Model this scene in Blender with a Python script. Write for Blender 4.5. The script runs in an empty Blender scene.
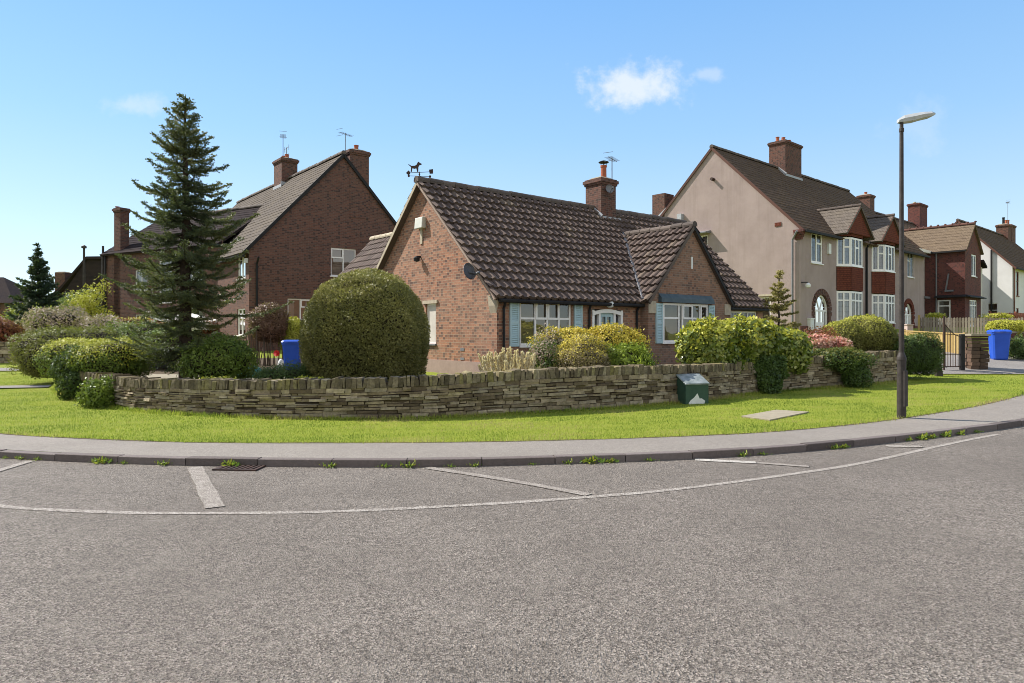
import bpy, math, random
import numpy as np
from mathutils import Vector, Matrix

random.seed(7)
rng = np.random.default_rng(11)
scene = bpy.context.scene
COL = scene.collection

# ------------------------------------------------------------------ camera
CAM_H, FPX, HORIZON = 1.65, 683.0, 332.0
cd = bpy.data.cameras.new('camera')
cam = bpy.data.objects.new('camera', cd)
COL.objects.link(cam)
cam.location = (0, 0, CAM_H)
cam.rotation_euler = (math.radians(90), 0, 0)
cd.sensor_width = 36.0
cd.lens = FPX / 1024 * 36.0
cd.shift_y = (HORIZON - 341.5) / 1024
cd.clip_start = 0.05
cd.clip_end = 5000
scene.camera = cam

# ------------------------------------------------------------------ light
SUN_EL = math.radians(44)
SUN_H = Vector((-0.915, 0.40)).normalized()
SUN_DIR = Vector((SUN_H.x * math.cos(SUN_EL), SUN_H.y * math.cos(SUN_EL), math.sin(SUN_EL)))
world = bpy.data.worlds.new('World')
scene.world = world
world.use_nodes = True
sl = bpy.data.lights.new('sun', 'SUN')
sl.energy = 5.0
sl.angle = math.radians(0.5)
sl.color = (1.0, 0.955, 0.88)
so = bpy.data.objects.new('sun', sl)
so.rotation_euler = SUN_DIR.to_track_quat('Z', 'Y').to_euler()
so.location = (-30, 10, 40)
COL.objects.link(so)
scene.view_settings.view_transform = 'Standard'
scene.view_settings.look = 'None'
scene.view_settings.gamma = 1.0
scene.view_settings.use_curve_mapping = False
scene.view_settings.exposure = 0.66
scene.cycles.filter_width = 0.95
SKY_STRENGTH = 0.135


def build_world():
    nt = world.node_tree
    N, L = nt.nodes, nt.links
    N.clear()
    out = N.new('ShaderNodeOutputWorld')
    bg = N.new('ShaderNodeBackground')
    bg.inputs['Strength'].default_value = SKY_STRENGTH
    sky = N.new('ShaderNodeTexSky')
    sky.sky_type = 'NISHITA'
    sky.sun_disc = False
    sky.sun_elevation = SUN_EL
    sky.sun_rotation = math.atan2(SUN_H.x, SUN_H.y)
    sky.altitude = 100
    sky.air_density = 1.0
    sky.dust_density = 0.0
    sky.ozone_density = 2.6
    tc = N.new('ShaderNodeTexCoord')
    sx = N.new('ShaderNodeSeparateXYZ')
    L.new(tc.outputs['Generated'], sx.inputs[0])

    def math_(op, a, b=None, c=None):
        n = N.new('ShaderNodeMath'); n.operation = op
        for i, v in enumerate((a, b, c)):
            if v is None: continue
            if hasattr(v, 'links'): L.new(v, n.inputs[i])
            else: n.inputs[i].default_value = v
        return n.outputs[0]
    yy = math_('MAXIMUM', sx.outputs[1], 0.02)
    gx = math_('DIVIDE', sx.outputs[0], yy)
    gz = math_('DIVIDE', sx.outputs[2], yy)
    cx = N.new('ShaderNodeCombineXYZ'); L.new(gx, cx.inputs[0]); L.new(gz, cx.inputs[1])

    def noise(scale, detail, rough):
        n = N.new('ShaderNodeTexNoise'); n.inputs['Scale'].default_value = scale
        n.inputs['Detail'].default_value = detail; n.inputs['Roughness'].default_value = rough
        L.new(cx.outputs[0], n.inputs['Vector'])
        return n.outputs[0]
    n1 = noise(22, 6, 0.62)
    total = None
    for (x, z, rx, rz, op) in ((0.182, 0.364, 0.088, 0.040, 0.72), (0.292, 0.378, 0.03, 0.014, 0.3),
                               (-0.555, 0.333, 0.055, 0.02, 0.32), (0.60, 0.30, 0.05, 0.045, 0.16)):
        a = math_('DIVIDE', math_('SUBTRACT', gx, x), rx)
        b = math_('DIVIDE', math_('SUBTRACT', gz, z), rz)
        r = math_('SQRT', math_('ADD', math_('MULTIPLY', a, a), math_('MULTIPLY', b, b)))
        v = math_('SUBTRACT', math_('ADD', math_('MULTIPLY', math_('SUBTRACT', n1, 0.5), 2.6), 1.0), r)
        mr = N.new('ShaderNodeMapRange'); mr.interpolation_type = 'SMOOTHSTEP'
        L.new(v, mr.inputs[0]); mr.inputs[1].default_value = -0.1; mr.inputs[2].default_value = 0.9
        mr.inputs[3].default_value = 0; mr.inputs[4].default_value = op
        total = mr.outputs[0] if total is None else math_('MAXIMUM', total, mr.outputs[0])
    front = math_('GREATER_THAN', sx.outputs[1], 0.05)
    total = math_('MULTIPLY', total, front)
    # unseen bright clouds added behind the camera to fill the shaded faces
    nb = N.new('ShaderNodeTexNoise'); nb.inputs['Scale'].default_value = 2.4; nb.inputs['Detail'].default_value = 7
    L.new(tc.outputs['Generated'], nb.inputs['Vector'])
    mb = N.new('ShaderNodeMapRange'); mb.interpolation_type = 'SMOOTHSTEP'
    L.new(nb.outputs[0], mb.inputs[0]); mb.inputs[1].default_value = 0.40; mb.inputs[2].default_value = 0.58
    mf = N.new('ShaderNodeMapRange'); mf.interpolation_type = 'SMOOTHSTEP'
    L.new(sx.outputs[1], mf.inputs[0]); mf.inputs[1].default_value = 0.1; mf.inputs[2].default_value = -0.3
    mf.inputs[3].default_value = 0.0; mf.inputs[4].default_value = 1.0
    mf.inputs[1].default_value = -0.3; mf.inputs[2].default_value = 0.1
    mf.inputs[3].default_value = 1.0; mf.inputs[4].default_value = 0.0
    back = math_('MULTIPLY', mb.outputs[0], mf.outputs[0])
    mx = N.new('ShaderNodeMix'); mx.data_type = 'RGBA'
    # hazy spring air: the blue pales evenly towards the horizon
    cr = N.new('ShaderNodeValToRGB'); L.new(sx.outputs[2], cr.inputs[0])
    el = cr.color_ramp.elements
    stops = [(0.0, (.67, .84, .98)), (.12, (.60, .80, .98)), (.27, (.37, .665, 1.0)), (.45, (.225, .53, 1.0)), (1.0, (.10, .30, .72))]
    while len(el) < len(stops): el.new(.5)
    for e_, (p_, c_) in zip(el, stops): e_.position = p_; e_.color = c_ + (1,)
    sc_ = N.new('ShaderNodeMix'); sc_.data_type = 'RGBA'; sc_.blend_type = 'MULTIPLY'; sc_.inputs[0].default_value = 1
    L.new(cr.outputs[0], sc_.inputs[6]); sc_.inputs[7].default_value = (4.8, 4.8, 4.8, 1)
    sm = N.new('ShaderNodeMix'); sm.data_type = 'RGBA'; sm.inputs[0].default_value = 0.7
    L.new(sky.outputs[0], sm.inputs[6]); L.new(sc_.outputs[2], sm.inputs[7])
    L.new(total, mx.inputs[0]); L.new(sm.outputs[2], mx.inputs[6])
    mx.inputs[7].default_value = (4.6, 4.75, 5.0, 1)
    my = N.new('ShaderNodeMix'); my.data_type = 'RGBA'
    L.new(back, my.inputs[0]); L.new(mx.outputs[2], my.inputs[6]); my.inputs[7].default_value = (5.0, 4.9, 4.7, 1)
    L.new(my.outputs[2], bg.inputs['Color'])
    L.new(bg.outputs[0], out.inputs['Surface'])


build_world()

# ------------------------------------------------------------------ helpers
BASE = {}


def at(px, py, Y):
    """a point of the place at depth Y, read off the photograph while surveying it"""
    return Vector(((px - 512) / FPX * Y, Y, CAM_H + (HORIZON - py) / FPX * Y))


def tag(o, label=None, cat=None, group=None, kind=None):
    if label: o['label'] = label
    if cat: o['category'] = cat
    if group: o['group'] = group
    if kind: o['kind'] = kind
    return o


def empty(name, loc, label, cat, group=None):
    o = bpy.data.objects.new(name, None)
    COL.objects.link(o)
    o.location = loc
    o.empty_display_size = 0.3
    BASE[o.name] = Vector(loc)
    return tag(o, label, cat, group)


class MB:
    def __init__(self):
        self.v = []; self.f = []; self.m = []; self.r = []; self.mi = 0

    def face(self, pts, r=None):
        i = len(self.v)
        self.v.extend([tuple(p) for p in pts])
        self.f.append(tuple(range(i, i + len(pts))))
        self.m.append(self.mi); self.r.append(random.random() if r is None else r)

    def mesh(self, vs, fs, r=None):
        i = len(self.v)
        self.v.extend([tuple(p) for p in vs])
        rr = random.random() if r is None else r
        for f in fs:
            self.f.append(tuple(k + i for k in f)); self.m.append(self.mi); self.r.append(rr)

    def hexa(self, c, r=None):
        """eight corners: bottom four (ccw from above) then top four"""
        self.mesh(c, [(3, 2, 1, 0), (4, 5, 6, 7), (0, 1, 5, 4), (1, 2, 6, 5), (2, 3, 7, 6), (3, 0, 4, 7)], r)

    def box(self, x0, x1, y0, y1, z0, z1, r=None):
        self.hexa([(x0, y0, z0), (x1, y0, z0), (x1, y1, z0), (x0, y1, z0),
                   (x0, y0, z1), (x1, y0, z1), (x1, y1, z1), (x0, y1, z1)], r)

    def wbox(self, W, a0, a1, d0, d1, z0, z1, r=None):
        """box in a wall frame (a along the wall, d outwards, z up)"""
        self.hexa([W(a0, d1, z0), W(a1, d1, z0), W(a1, d0, z0), W(a0, d0, z0),
                   W(a0, d1, z1), W(a1, d1, z1), W(a1, d0, z1), W(a0, d0, z1)], r)

    def bar(self, p, q, w, h, up=(0, 0, 1), r=None):
        """a rectangular bar from p to q"""
        p = Vector(p); q = Vector(q); d = (q - p).normalized(); up = Vector(up)
        s = d.cross(up)
        if s.length < 1e-4: s = d.cross(Vector((1, 0, 0)))
        s.normalize(); t = s.cross(d)
        s = s * w / 2; t = t * h / 2
        self.hexa([p - s - t, q - s - t, q + s - t, p + s - t, p - s + t, q - s + t, q + s + t, p + s + t][0:8], r)

    def tube(self, pts, rad, seg=8, caps=True, r=None):
        pts = [Vector(p) for p in pts]
        n = len(pts)
        if not hasattr(rad, '__len__'): rad = [rad] * n
        rings = []
        ref = None
        for i, p in enumerate(pts):
            d = (pts[min(i + 1, n - 1)] - pts[max(i - 1, 0)]).normalized()
            if ref is None:
                ref = d.cross(Vector((0.13, 0.31, 0.94)))
                if ref.length < 0.05: ref = d.cross(Vector((1, 0, 0)))
            s = (ref - d * ref.dot(d)).normalized(); ref = s
            t = d.cross(s)
            rings.append([p + (s * math.cos(2 * math.pi * k / seg) + t * math.sin(2 * math.pi * k / seg)) * rad[i] for k in range(seg)])
        vs = [q for ring in rings for q in ring]
        fs = []
        for i in range(n - 1):
            for k in range(seg):
                k2 = (k + 1) % seg
                fs.append((i * seg + k, i * seg + k2, (i + 1) * seg + k2, (i + 1) * seg + k))
        if caps:
            fs.append(tuple(range(seg - 1, -1, -1)))
            fs.append(tuple((n - 1) * seg + k for k in range(seg)))
        self.mesh(vs, fs, r)

    def lathe(self, prof, c, seg=16, r=None):
        """profile [(radius, z)] turned about the vertical through c"""
        c = Vector(c)
        self.tube_rings([[c + Vector((rr * math.cos(2 * math.pi * k / seg), rr * math.sin(2 * math.pi * k / seg), z)) for k in range(seg)] for rr, z in prof], r)

    def tube_rings(self, rings, r=None):
        seg = len(rings[0]); n = len(rings)
        vs = [q for ring in rings for q in ring]; fs = []
        for i in range(n - 1):
            for k in range(seg):
                k2 = (k + 1) % seg
                fs.append((i * seg + k, i * seg + k2, (i + 1) * seg + k2, (i + 1) * seg + k))
        fs.append(tuple(range(seg - 1, -1, -1)))
        fs.append(tuple((n - 1) * seg + k for k in range(seg)))
        self.mesh(vs, fs, r)

    def build(self, name, mats, parent=None, smooth=False, base=None, bevel=0):
        if not isinstance(mats, (list, tuple)): mats = [mats]
        if parent is not None: base = BASE[parent.name]
        elif base is None: base = Vector((0, 0, 0))
        base = Vector(base)
        V = np.array(self.v, dtype=np.float64)
        me = bpy.data.meshes.new(name)
        me.from_pydata((V - np.array(base)).tolist(), [], self.f)
        for m in mats: me.materials.append(m)
        me.polygons.foreach_set('material_index', self.m)
        at_ = me.attributes.new('rnd', 'FLOAT', 'FACE')
        at_.data.foreach_set('value', self.r)
        # metre UVs: along the wall and up the wall (or up the slope)
        uv = me.uv_layers.new(name='metres')
        buf = []
        Z = Vector((0, 0, 1))
        for p in me.polygons:
            n = p.normal
            if abs(n.z) > 0.93:
                for vi in p.vertices: buf.extend((V[vi][0], V[vi][1]))
            else:
                t = Z.cross(n).normalized(); b = n.cross(t)
                for vi in p.vertices:
                    q = V[vi]
                    buf.extend((q[0] * t.x + q[1] * t.y, q[0] * b.x + q[1] * b.y + q[2] * b.z))
        uv.data.foreach_set('uv', buf)
        if smooth: me.polygons.foreach_set('use_smooth', [True] * len(me.polygons))
        o = bpy.data.objects.new(name, me)
        COL.objects.link(o)
        if parent is not None: o.parent = parent
        else: o.location = base
        BASE[o.name] = base
        if bevel:
            b = o.modifiers.new('bevel', 'BEVEL'); b.width = bevel; b.segments = 2; b.limit_method = 'ANGLE'
        return o


class Wall:
    """wall frame: origin at ground, A along the wall, N outwards"""
    def __init__(self, o, A, N):
        self.o = Vector((o[0], o[1], 0)); self.A = Vector((A[0], A[1], 0)).normalized(); self.N = Vector((N[0], N[1], 0)).normalized()

    def __call__(self, a, d, z):
        p = self.o + self.A * a + self.N * d
        return Vector((p.x, p.y, z))


def clip(poly, outline):
    """Sutherland-Hodgman against a convex ccw outline"""
    out = poly
    n = len(outline)
    for i in range(n):
        a, b = outline[i], outline[(i + 1) % n]
        inp = out; out = []
        if not inp: break
        def side(p): return (b[0] - a[0]) * (p[1] - a[1]) - (b[1] - a[1]) * (p[0] - a[0])
        for k in range(len(inp)):
            p, q = inp[k], inp[(k + 1) % len(inp)]
            sp, sq = side(p), side(q)
            if sp >= -1e-9: out.append(p)
            if (sp > 1e-9 and sq < -1e-9) or (sp < -1e-9 and sq > 1e-9):
                t = sp / (sp - sq)
                out.append((p[0] + (q[0] - p[0]) * t, p[1] + (q[1] - p[1]) * t))
    return out


def add_wall(mb, W, outline, holes=(), thick=0.25, d=0.0):
    """one wall sheet with real openings and reveals; outline is a convex ccw polygon of (a, z)"""
    As = sorted(set([min(p[0] for p in outline), max(p[0] for p in outline)] + [h[0] for h in holes] + [h[1] for h in holes]))
    Zs = sorted(set([min(p[1] for p in outline), max(p[1] for p in outline)] + [h[2] for h in holes] + [h[3] for h in holes]))
    for i in range(len(As) - 1):
        for j in range(len(Zs) - 1):
            ca, cz = (As[i] + As[i + 1]) / 2, (Zs[j] + Zs[j + 1]) / 2
            if any(h[0] < ca < h[1] and h[2] < cz < h[3] for h in holes): continue
            poly = clip([(As[i], Zs[j]), (As[i + 1], Zs[j]), (As[i + 1], Zs[j + 1]), (As[i], Zs[j + 1])], outline)
            if len(poly) >= 3:
                mb.face([W(a, d, z) for a, z in poly], 0.5)
    for (a0, a1, z0, z1) in holes:
        e = d - thick
        mb.face([W(a0, d, z0), W(a0, d, z1), W(a0, e, z1), W(a0, e, z0)], 0.5)
        mb.face([W(a1, d, z0), W(a1, e, z0), W(a1, e, z1), W(a1, d, z1)], 0.5)
        mb.face([W(a0, d, z1), W(a1, d, z1), W(a1, e, z1), W(a0, e, z1)], 0.5)
        mb.face([W(a0, d, z0), W(a0, e, z0), W(a1, e, z0), W(a1, d, z0)], 0.5)


# ------------------------------------------------------------------ materials
MATS = {}


class NB:
    """small node builder around one material"""
    def __init__(self, name):
        self.m = bpy.data.materials.new(name)
        self.m.use_nodes = True
        self.t = self.m.node_tree
        self.bsdf = self.t.nodes['Principled BSDF']
        self.out = self.t.nodes['Material Output']
        MATS[name] = self.m

    def n(self, kind, **kw):
        x = self.t.nodes.new('ShaderNode' + kind)
        for k, v in kw.items():
            if k in x.inputs: self.put(x.inputs[k], v)
            else: setattr(x, k, v)
        return x

    def put(self, sock, v):
        if hasattr(v, 'links'): self.t.links.new(v, sock)
        else: sock.default_value = v

    def coord(self, which='Object'):
        if which == 'UV': return self.n('UVMap', uv_map='metres').outputs[0]
        return self.n('TexCoord').outputs[which]

    def noise(self, vec, scale, detail=4, rough=0.55):
        return self.n('TexNoise', Vector=vec, Scale=scale, Detail=detail, Roughness=rough).outputs[0]

    def mapr(self, v, a, b, c, d):
        x = self.n('MapRange')
        self.put(x.inputs[0], v)
        for i, q in enumerate((a, b, c, d)): x.inputs[i + 1].default_value = q
        return x.outputs[0]

    def mix(self, f, a, b, mode='MIX'):
        x = self.n('Mix', data_type='RGBA', blend_type=mode)
        self.put(x.inputs[0], f)
        for i, c in ((6, a), (7, b)):
            if isinstance(c, (tuple, list)): c = tuple(c)[:3] + (1,)
            self.put(x.inputs[i], c)
        return x.outputs[2]

    def ramp(self, v, stops):
        x = self.n('ValToRGB')
        self.put(x.inputs[0], v)
        e = x.color_ramp.elements
        while len(e) < len(stops): e.new(0.5)
        for k, (p, c) in enumerate(stops):
            e[k].position = p; e[k].color = tuple(c)[:3] + (1,)
        return x.outputs[0]

    def attr(self): return self.n('Attribute', attribute_name='rnd').outputs['Fac']

    def bump(self, h, strength=0.3, dist=0.02):
        x = self.n('Bump', Height=h, Strength=strength, Distance=dist)
        self.t.links.new(x.outputs[0], self.bsdf.inputs['Normal'])

    def done(self, col, rough=0.7, spec=0.3, metal=0.0):
        self.put(self.bsdf.inputs['Base Color'], col if hasattr(col, 'links') else tuple(col)[:3] + (1,))
        self.put(self.bsdf.inputs['Roughness'], rough)
        self.put(self.bsdf.inputs['Specular IOR Level'], spec)
        self.put(self.bsdf.inputs['Metallic'], metal)
        return self.m


def plain(name, c1, c2=None, scale=6, rough=0.6, bump=0.0, bscale=40, spec=0.3, metal=0.0):
    b = NB(name)
    co = b.coord('Object')
    if c2 is None: c2 = tuple(x * 0.8 for x in c1)
    f = b.mapr(b.noise(co, scale, 5, 0.6), 0.3, 0.7, 0, 1)
    if bump: b.bump(b.noise(co, bscale, 4), bump, 0.02)
    return b.done(b.mix(f, c1, c2), rough, spec, metal)


def by_rnd(name, stops, rough=0.75, bump=0.4, bscale=25, dirt=0.35, spec=0.25):
    """one colour per built piece (stone, leaf, board) from its stored random number, with fine noise over it"""
    b = NB(name)
    co = b.coord('Object')
    c = b.ramp(b.attr(), stops)
    f = b.mapr(b.noise(co, bscale * 0.5, 5, 0.65), 0.35, 0.75, 0, dirt)
    c = b.mix(f, c, (0.03, 0.028, 0.022))
    if bump: b.bump(b.noise(co, bscale, 5), bump, 0.02)
    return b.done(c, rough, spec)


def brick(name, c1, c2, dark, mortar, w=0.225, h=0.075, rough=0.85, big=0.35):
    b = NB(name)
    uv = b.coord('UV')
    t = b.n('TexBrick', Vector=uv, Scale=1.0)
    t.offset = 0.5
    t.inputs['Mortar Size'].default_value = 0.006
    t.inputs['Mortar Smooth'].default_value = 0.2
    t.inputs['Bias'].default_value = 0.0
    t.inputs['Brick Width'].default_value = w
    t.inputs['Row Height'].default_value = h
    t.inputs['Color1'].default_value = tuple(c1) + (1,)
    t.inputs['Color2'].default_value = tuple(c2) + (1,)
    t.inputs['Mortar'].default_value = tuple(mortar) + (1,)
    # burnt bricks: noise sampled once per brick
    mp = b.n('Vector' + 'Math', operation='SNAP')
    b.put(mp.inputs[0], uv); mp.inputs[1].default_value = (w / 2, h, 1)
    per = b.n('TexWhiteNoise', noise_dimensions='2D')
    b.put(per.inputs['Vector'], mp.outputs[0])
    burnt = b.mapr(per.outputs['Value'], 0.68, 0.9, 0, 0.8)
    nob = b.n('Math', operation='SUBTRACT'); nob.inputs[0].default_value = 1.0; b.put(nob.inputs[1], t.outputs['Fac'])
    bf = b.n('Math', operation='MULTIPLY'); b.put(bf.inputs[0], burnt); b.put(bf.inputs[1], nob.outputs[0])
    c = b.mix(bf.outputs[0], t.outputs['Color'], dark)
    f2 = b.mapr(b.noise(uv, 0.7, 5, 0.6), 0.35, 0.7, 0, big)
    c = b.mix(f2, c, mortar)
    f3 = b.mapr(b.noise(uv, 30, 3, 0.6), 0.4, 0.75, 0, 0.35)
    c = b.mix(f3, c, dark)
    inv = b.n('Math', operation='SUBTRACT'); inv.inputs[0].default_value = 1.0; b.put(inv.inputs[1], t.outputs['Fac'])
    b.bump(inv.outputs[0], 0.5, 0.012)
    return b.done(c, rough, 0.2)


def tiles_flat(name, c1, c2, c3, w=0.17, h=0.11, moss=(0.1, 0.1, 0.04), rough=0.8):
    """small plain clay tiles for the far roofs"""
    b = NB(name)
    uv = b.coord('UV')
    t = b.n('TexBrick', Vector=uv, Scale=1.0)
    t.inputs['Mortar Size'].default_value = 0.008
    t.inputs['Brick Width'].default_value = w; t.inputs['Row Height'].default_value = h
    t.inputs['Color1'].default_value = tuple(c1) + (1,); t.inputs['Color2'].default_value = tuple(c2) + (1,)
    t.inputs['Mortar'].default_value = tuple(c3) + (1,)
    f = b.mapr(b.noise(uv, 0.9, 6, 0.65), 0.4, 0.7, 0, 0.7)
    c = b.mix(f, t.outputs['Color'], moss)
    f = b.mapr(b.noise(uv, 9, 4, 0.7), 0.45, 0.8, 0, 0.5)
    c = b.mix(f, c, c3)
    inv = b.n('Math', operation='SUBTRACT'); inv.inputs[0].default_value = 1.0; b.put(inv.inputs[1], t.outputs['Fac'])
    b.bump(inv.outputs[0], 0.6, 0.02)
    return b.done(c, 0.95, 0.04)


def leaf(name, stops, trans=0.35, rough=0.5, spec=0.35):
    b = NB(name)
    c = b.ramp(b.attr(), stops)
    b.done(c, rough, spec)
    tr = b.n('BsdfTranslucent')
    b.put(tr.inputs[0], b.mix(0.5, c, (0.25, 0.33, 0.04)))
    mx = b.n('MixShader')
    mx.inputs[0].default_value = trans
    b.t.links.new(b.bsdf.outputs[0], mx.inputs[1]); b.t.links.new(tr.outputs[0], mx.inputs[2])
    b.t.links.new(mx.outputs[0], b.out.inputs[0])
    return b.m


def glass_mat(name, reflect=0.35, tint=(0.75, 0.8, 0.8)):
    b = NB(name)
    tr = b.n('BsdfTransparent'); tr.inputs[0].default_value = tint + (1,)
    gl = b.n('BsdfGlossy'); gl.inputs['Roughness'].default_value = 0.02
    fr = b.n('Fresnel', IOR=1.5)
    f = b.n('Math', operation='MAXIMUM'); b.put(f.inputs[0], fr.outputs[0]); f.inputs[1].default_value = reflect
    co = b.coord('Object')
    bp = b.n('Bump', Height=b.noise(co, 1.3, 2), Strength=0.12, Distance=0.02)
    b.t.links.new(bp.outputs[0], gl.inputs['Normal'])
    mx = b.n('MixShader')
    b.put(mx.inputs[0], f.outputs[0])
    b.t.links.new(tr.outputs[0], mx.inputs[1]); b.t.links.new(gl.outputs[0], mx.inputs[2])
    b.t.links.new(mx.outputs[0], b.out.inputs[0])
    return b.m


def asphalt(name, c1, c2, c3, chip=100, bump=0.8):
    b = NB(name)
    co = b.coord('Object')
    v = b.n('TexVoronoi', Vector=co, Scale=chip)
    w = b.n('TexVoronoi', Vector=co, Scale=chip * 0.45)
    per = b.n('SeparateColor'); b.put(per.inputs[0], v.outputs['Color'])
    c = b.ramp(per.outputs[0], [(0.0, c3), (0.4, c1), (0.75, c2), (1.0, tuple(min(1, x * 1.5) for x in c2))])
    f = b.mapr(b.noise(co, 0.55, 6, 0.62), 0.38, 0.66, 0, 0.55)
    c = b.mix(f, c, tuple(x * .8 for x in c1))
    f = b.mapr(b.noise(co, 1.7, 5, 0.7), 0.5, 0.72, 0, 0.45)
    c = b.mix(f, c, c2)
    f = b.mapr(b.noise(co, 14, 6, 0.75), 0.45, 0.72, 0, 0.55)
    c = b.mix(f, c, c3)
    pit = b.n('TexVoronoi', Vector=co, Scale=chip * 0.33)
    f = b.mapr(pit.outputs['Distance'], 0.10, 0.22, 0.75, 0)
    c = b.mix(f, c, tuple(x * .55 for x in c3))
    seam = b.n('TexVoronoi', Vector=b.n('VectorMath', operation='ADD').outputs[0], Scale=0.22); seam.feature = 'DISTANCE_TO_EDGE'
    va_ = seam.inputs['Vector'].links[0].from_node; b.put(va_.inputs[0], co); b.put(va_.inputs[1], b.n('TexNoise', Vector=co, Scale=1.6, Detail=6).outputs['Color'])
    f = b.mapr(seam.outputs['Distance'], 0.0, 0.0035, 0.45, 0)
    c = b.mix(f, c, c3)
    h = b.n('Math', operation='ADD'); b.put(h.inputs[0], v.outputs['Distance']); b.put(h.inputs[1], w.outputs['Distance'])
    b.bump(h.outputs[0], bump, 0.012)
    return b.done(c, 0.85, 0.25)


ASPH = asphalt('asphalt', (0.17, 0.142, 0.117), (0.255, 0.218, 0.182), (0.058, 0.047, 0.037))
PAVE = asphalt('footway_asphalt', (0.225, 0.195, 0.165), (0.265, 0.235, 0.2), (0.155, 0.13, 0.11), chip=160, bump=0.25)
DRIVE = asphalt('driveway_tarmac', (0.22, 0.2, 0.18), (0.28, 0.255, 0.23), (0.14, 0.125, 0.115), chip=120, bump=0.3)
KERB = by_rnd('kerb_stone', [(0, (0.10, 0.078, 0.07)), (0.5, (0.145, 0.115, 0.103)), (1, (0.19, 0.155, 0.14))], 0.85, 0.5, 40, 0.3)
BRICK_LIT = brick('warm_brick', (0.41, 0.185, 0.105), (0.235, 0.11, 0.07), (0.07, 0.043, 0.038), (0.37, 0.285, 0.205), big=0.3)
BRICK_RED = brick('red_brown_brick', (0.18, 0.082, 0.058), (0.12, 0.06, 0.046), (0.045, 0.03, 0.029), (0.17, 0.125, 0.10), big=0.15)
BRICK_DARK = brick('dark_brick', (0.17, 0.055, 0.042), (0.12, 0.04, 0.035), (0.05, 0.025, 0.024), (0.14, 0.09, 0.075), big=0.15)
BRICK_CHIM = brick('chimney_brick', (0.16, 0.065, 0.045), (0.10, 0.048, 0.038), (0.035, 0.024, 0.022), (0.19, 0.14, 0.11), big=0.15)
def stained_render(name, c1, c2, stain):
    b = NB(name)
    co = b.coord('Object')
    c = b.mix(b.mapr(b.noise(co, 0.9, 6, 0.65), 0.35, 0.68, 0, 1), c1, c2)
    mp = b.n('Mapping'); b.put(mp.inputs[0], co); mp.inputs['Scale'].default_value = (2.2, 2.2, 0.16)
    c = b.mix(b.mapr(b.noise(mp.outputs[0], 1.0, 5, 0.7), 0.5, 0.78, 0, 0.5), c, stain)
    c = b.mix(b.mapr(b.noise(co, 38, 4, 0.8), 0.5, 0.8, 0, 0.35), c, stain)
    b.bump(b.noise(co, 55, 5, 0.75), 0.8, 0.03)
    return b.done(c, 0.95, 0.05)


RENDER_GREY = stained_render('pebbledash_render', (0.405, 0.318, 0.29), (0.335, 0.26, 0.236), (0.225, 0.172, 0.152))
RENDER_WHITE = plain('white_render', (0.72, 0.7, 0.68), (0.62, 0.6, 0.58), 0.8, 0.85, 0.15, 60, 0.1)
RENDER_CREAM = plain('cream_render', (0.56, 0.52, 0.47), (0.48, 0.44, 0.4), 0.8, 0.9, 0.3, 60, 0.1)
STONE_TRIM = plain('pale_stone', (0.5, 0.43, 0.32), (0.38, 0.32, 0.24), 8, 0.85, 0.2, 60, 0.1)
TILE_BROWN = by_rnd('brown_concrete_tile', [(0, (0.098, 0.069, 0.058)), (0.5, (0.125, 0.089, 0.075)), (0.9, (0.152, 0.11, 0.091)), (1, (0.18, 0.135, 0.1))], 0.85, 0.4, 60, 0.4, 0.2)
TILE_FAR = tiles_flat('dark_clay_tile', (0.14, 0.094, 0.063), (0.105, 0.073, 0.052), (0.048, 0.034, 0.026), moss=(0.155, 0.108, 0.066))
TILE_GREY = tiles_flat('grey_weathered_tile', (0.165, 0.14, 0.12), (0.13, 0.11, 0.096), (0.065, 0.054, 0.047), moss=(0.17, 0.14, 0.105))
TILE_SLATE = tiles_flat('dark_slate_tile', (0.045, 0.034, 0.034), (0.032, 0.026, 0.027), (0.018, 0.015, 0.016), moss=(0.05, 0.036, 0.032))
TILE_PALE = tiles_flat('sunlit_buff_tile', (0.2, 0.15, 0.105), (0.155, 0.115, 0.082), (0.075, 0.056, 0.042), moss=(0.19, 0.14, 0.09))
TILE_HUNG = tiles_flat('red_hung_tile', (0.19, 0.06, 0.038), (0.135, 0.044, 0.031), (0.05, 0.02, 0.017), moss=(0.15, 0.055, 0.038))
RIDGE = by_rnd('ridge_tile', [(0, (0.085, 0.065, 0.055)), (1, (0.15, 0.115, 0.095))], 0.8, 0.4, 40, 0.4)
RIDGE_RED = by_rnd('red_ridge_tile', [(0, (0.09, 0.04, 0.03)), (1, (0.145, 0.066, 0.047))], 0.8, 0.4, 40, 0.4)
UPVC = plain('white_window_plastic', (0.86, 0.82, 0.77), (0.8, 0.76, 0.72), 2, 0.35, 0, 40, 0.4)
CREAMWOOD = plain('cream_paint', (0.76, 0.68, 0.46), (0.66, 0.58, 0.38), 6, 0.55)
SHUT = plain('blue_shutter_paint', (0.42, 0.56, 0.58), (0.38, 0.5, 0.52), 4, 0.5)
BLUEGREY = plain('blue_grey_lead', (0.05, 0.075, 0.09), (0.09, 0.115, 0.125), 5, 0.6)
BLACKPL = plain('black_plastic', (0.018, 0.017, 0.018), (0.03, 0.028, 0.028), 6, 0.65, 0, 40, 0.15)
GREYPL = plain('grey_plastic', (0.2, 0.2, 0.21), (0.15, 0.15, 0.16), 6, 0.5)
WHITEPL = plain('white_plastic', (0.75, 0.75, 0.73), (0.65, 0.64, 0.6), 6, 0.5)
IRON = plain('rusty_black_iron', (0.03, 0.022, 0.02), (0.075, 0.035, 0.022), 12, 0.65)
GALV = plain('galvanised_metal', (0.4, 0.41, 0.42), (0.3, 0.31, 0.32), 8, 0.4, 0, 40, 0.5, 0.7)
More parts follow.
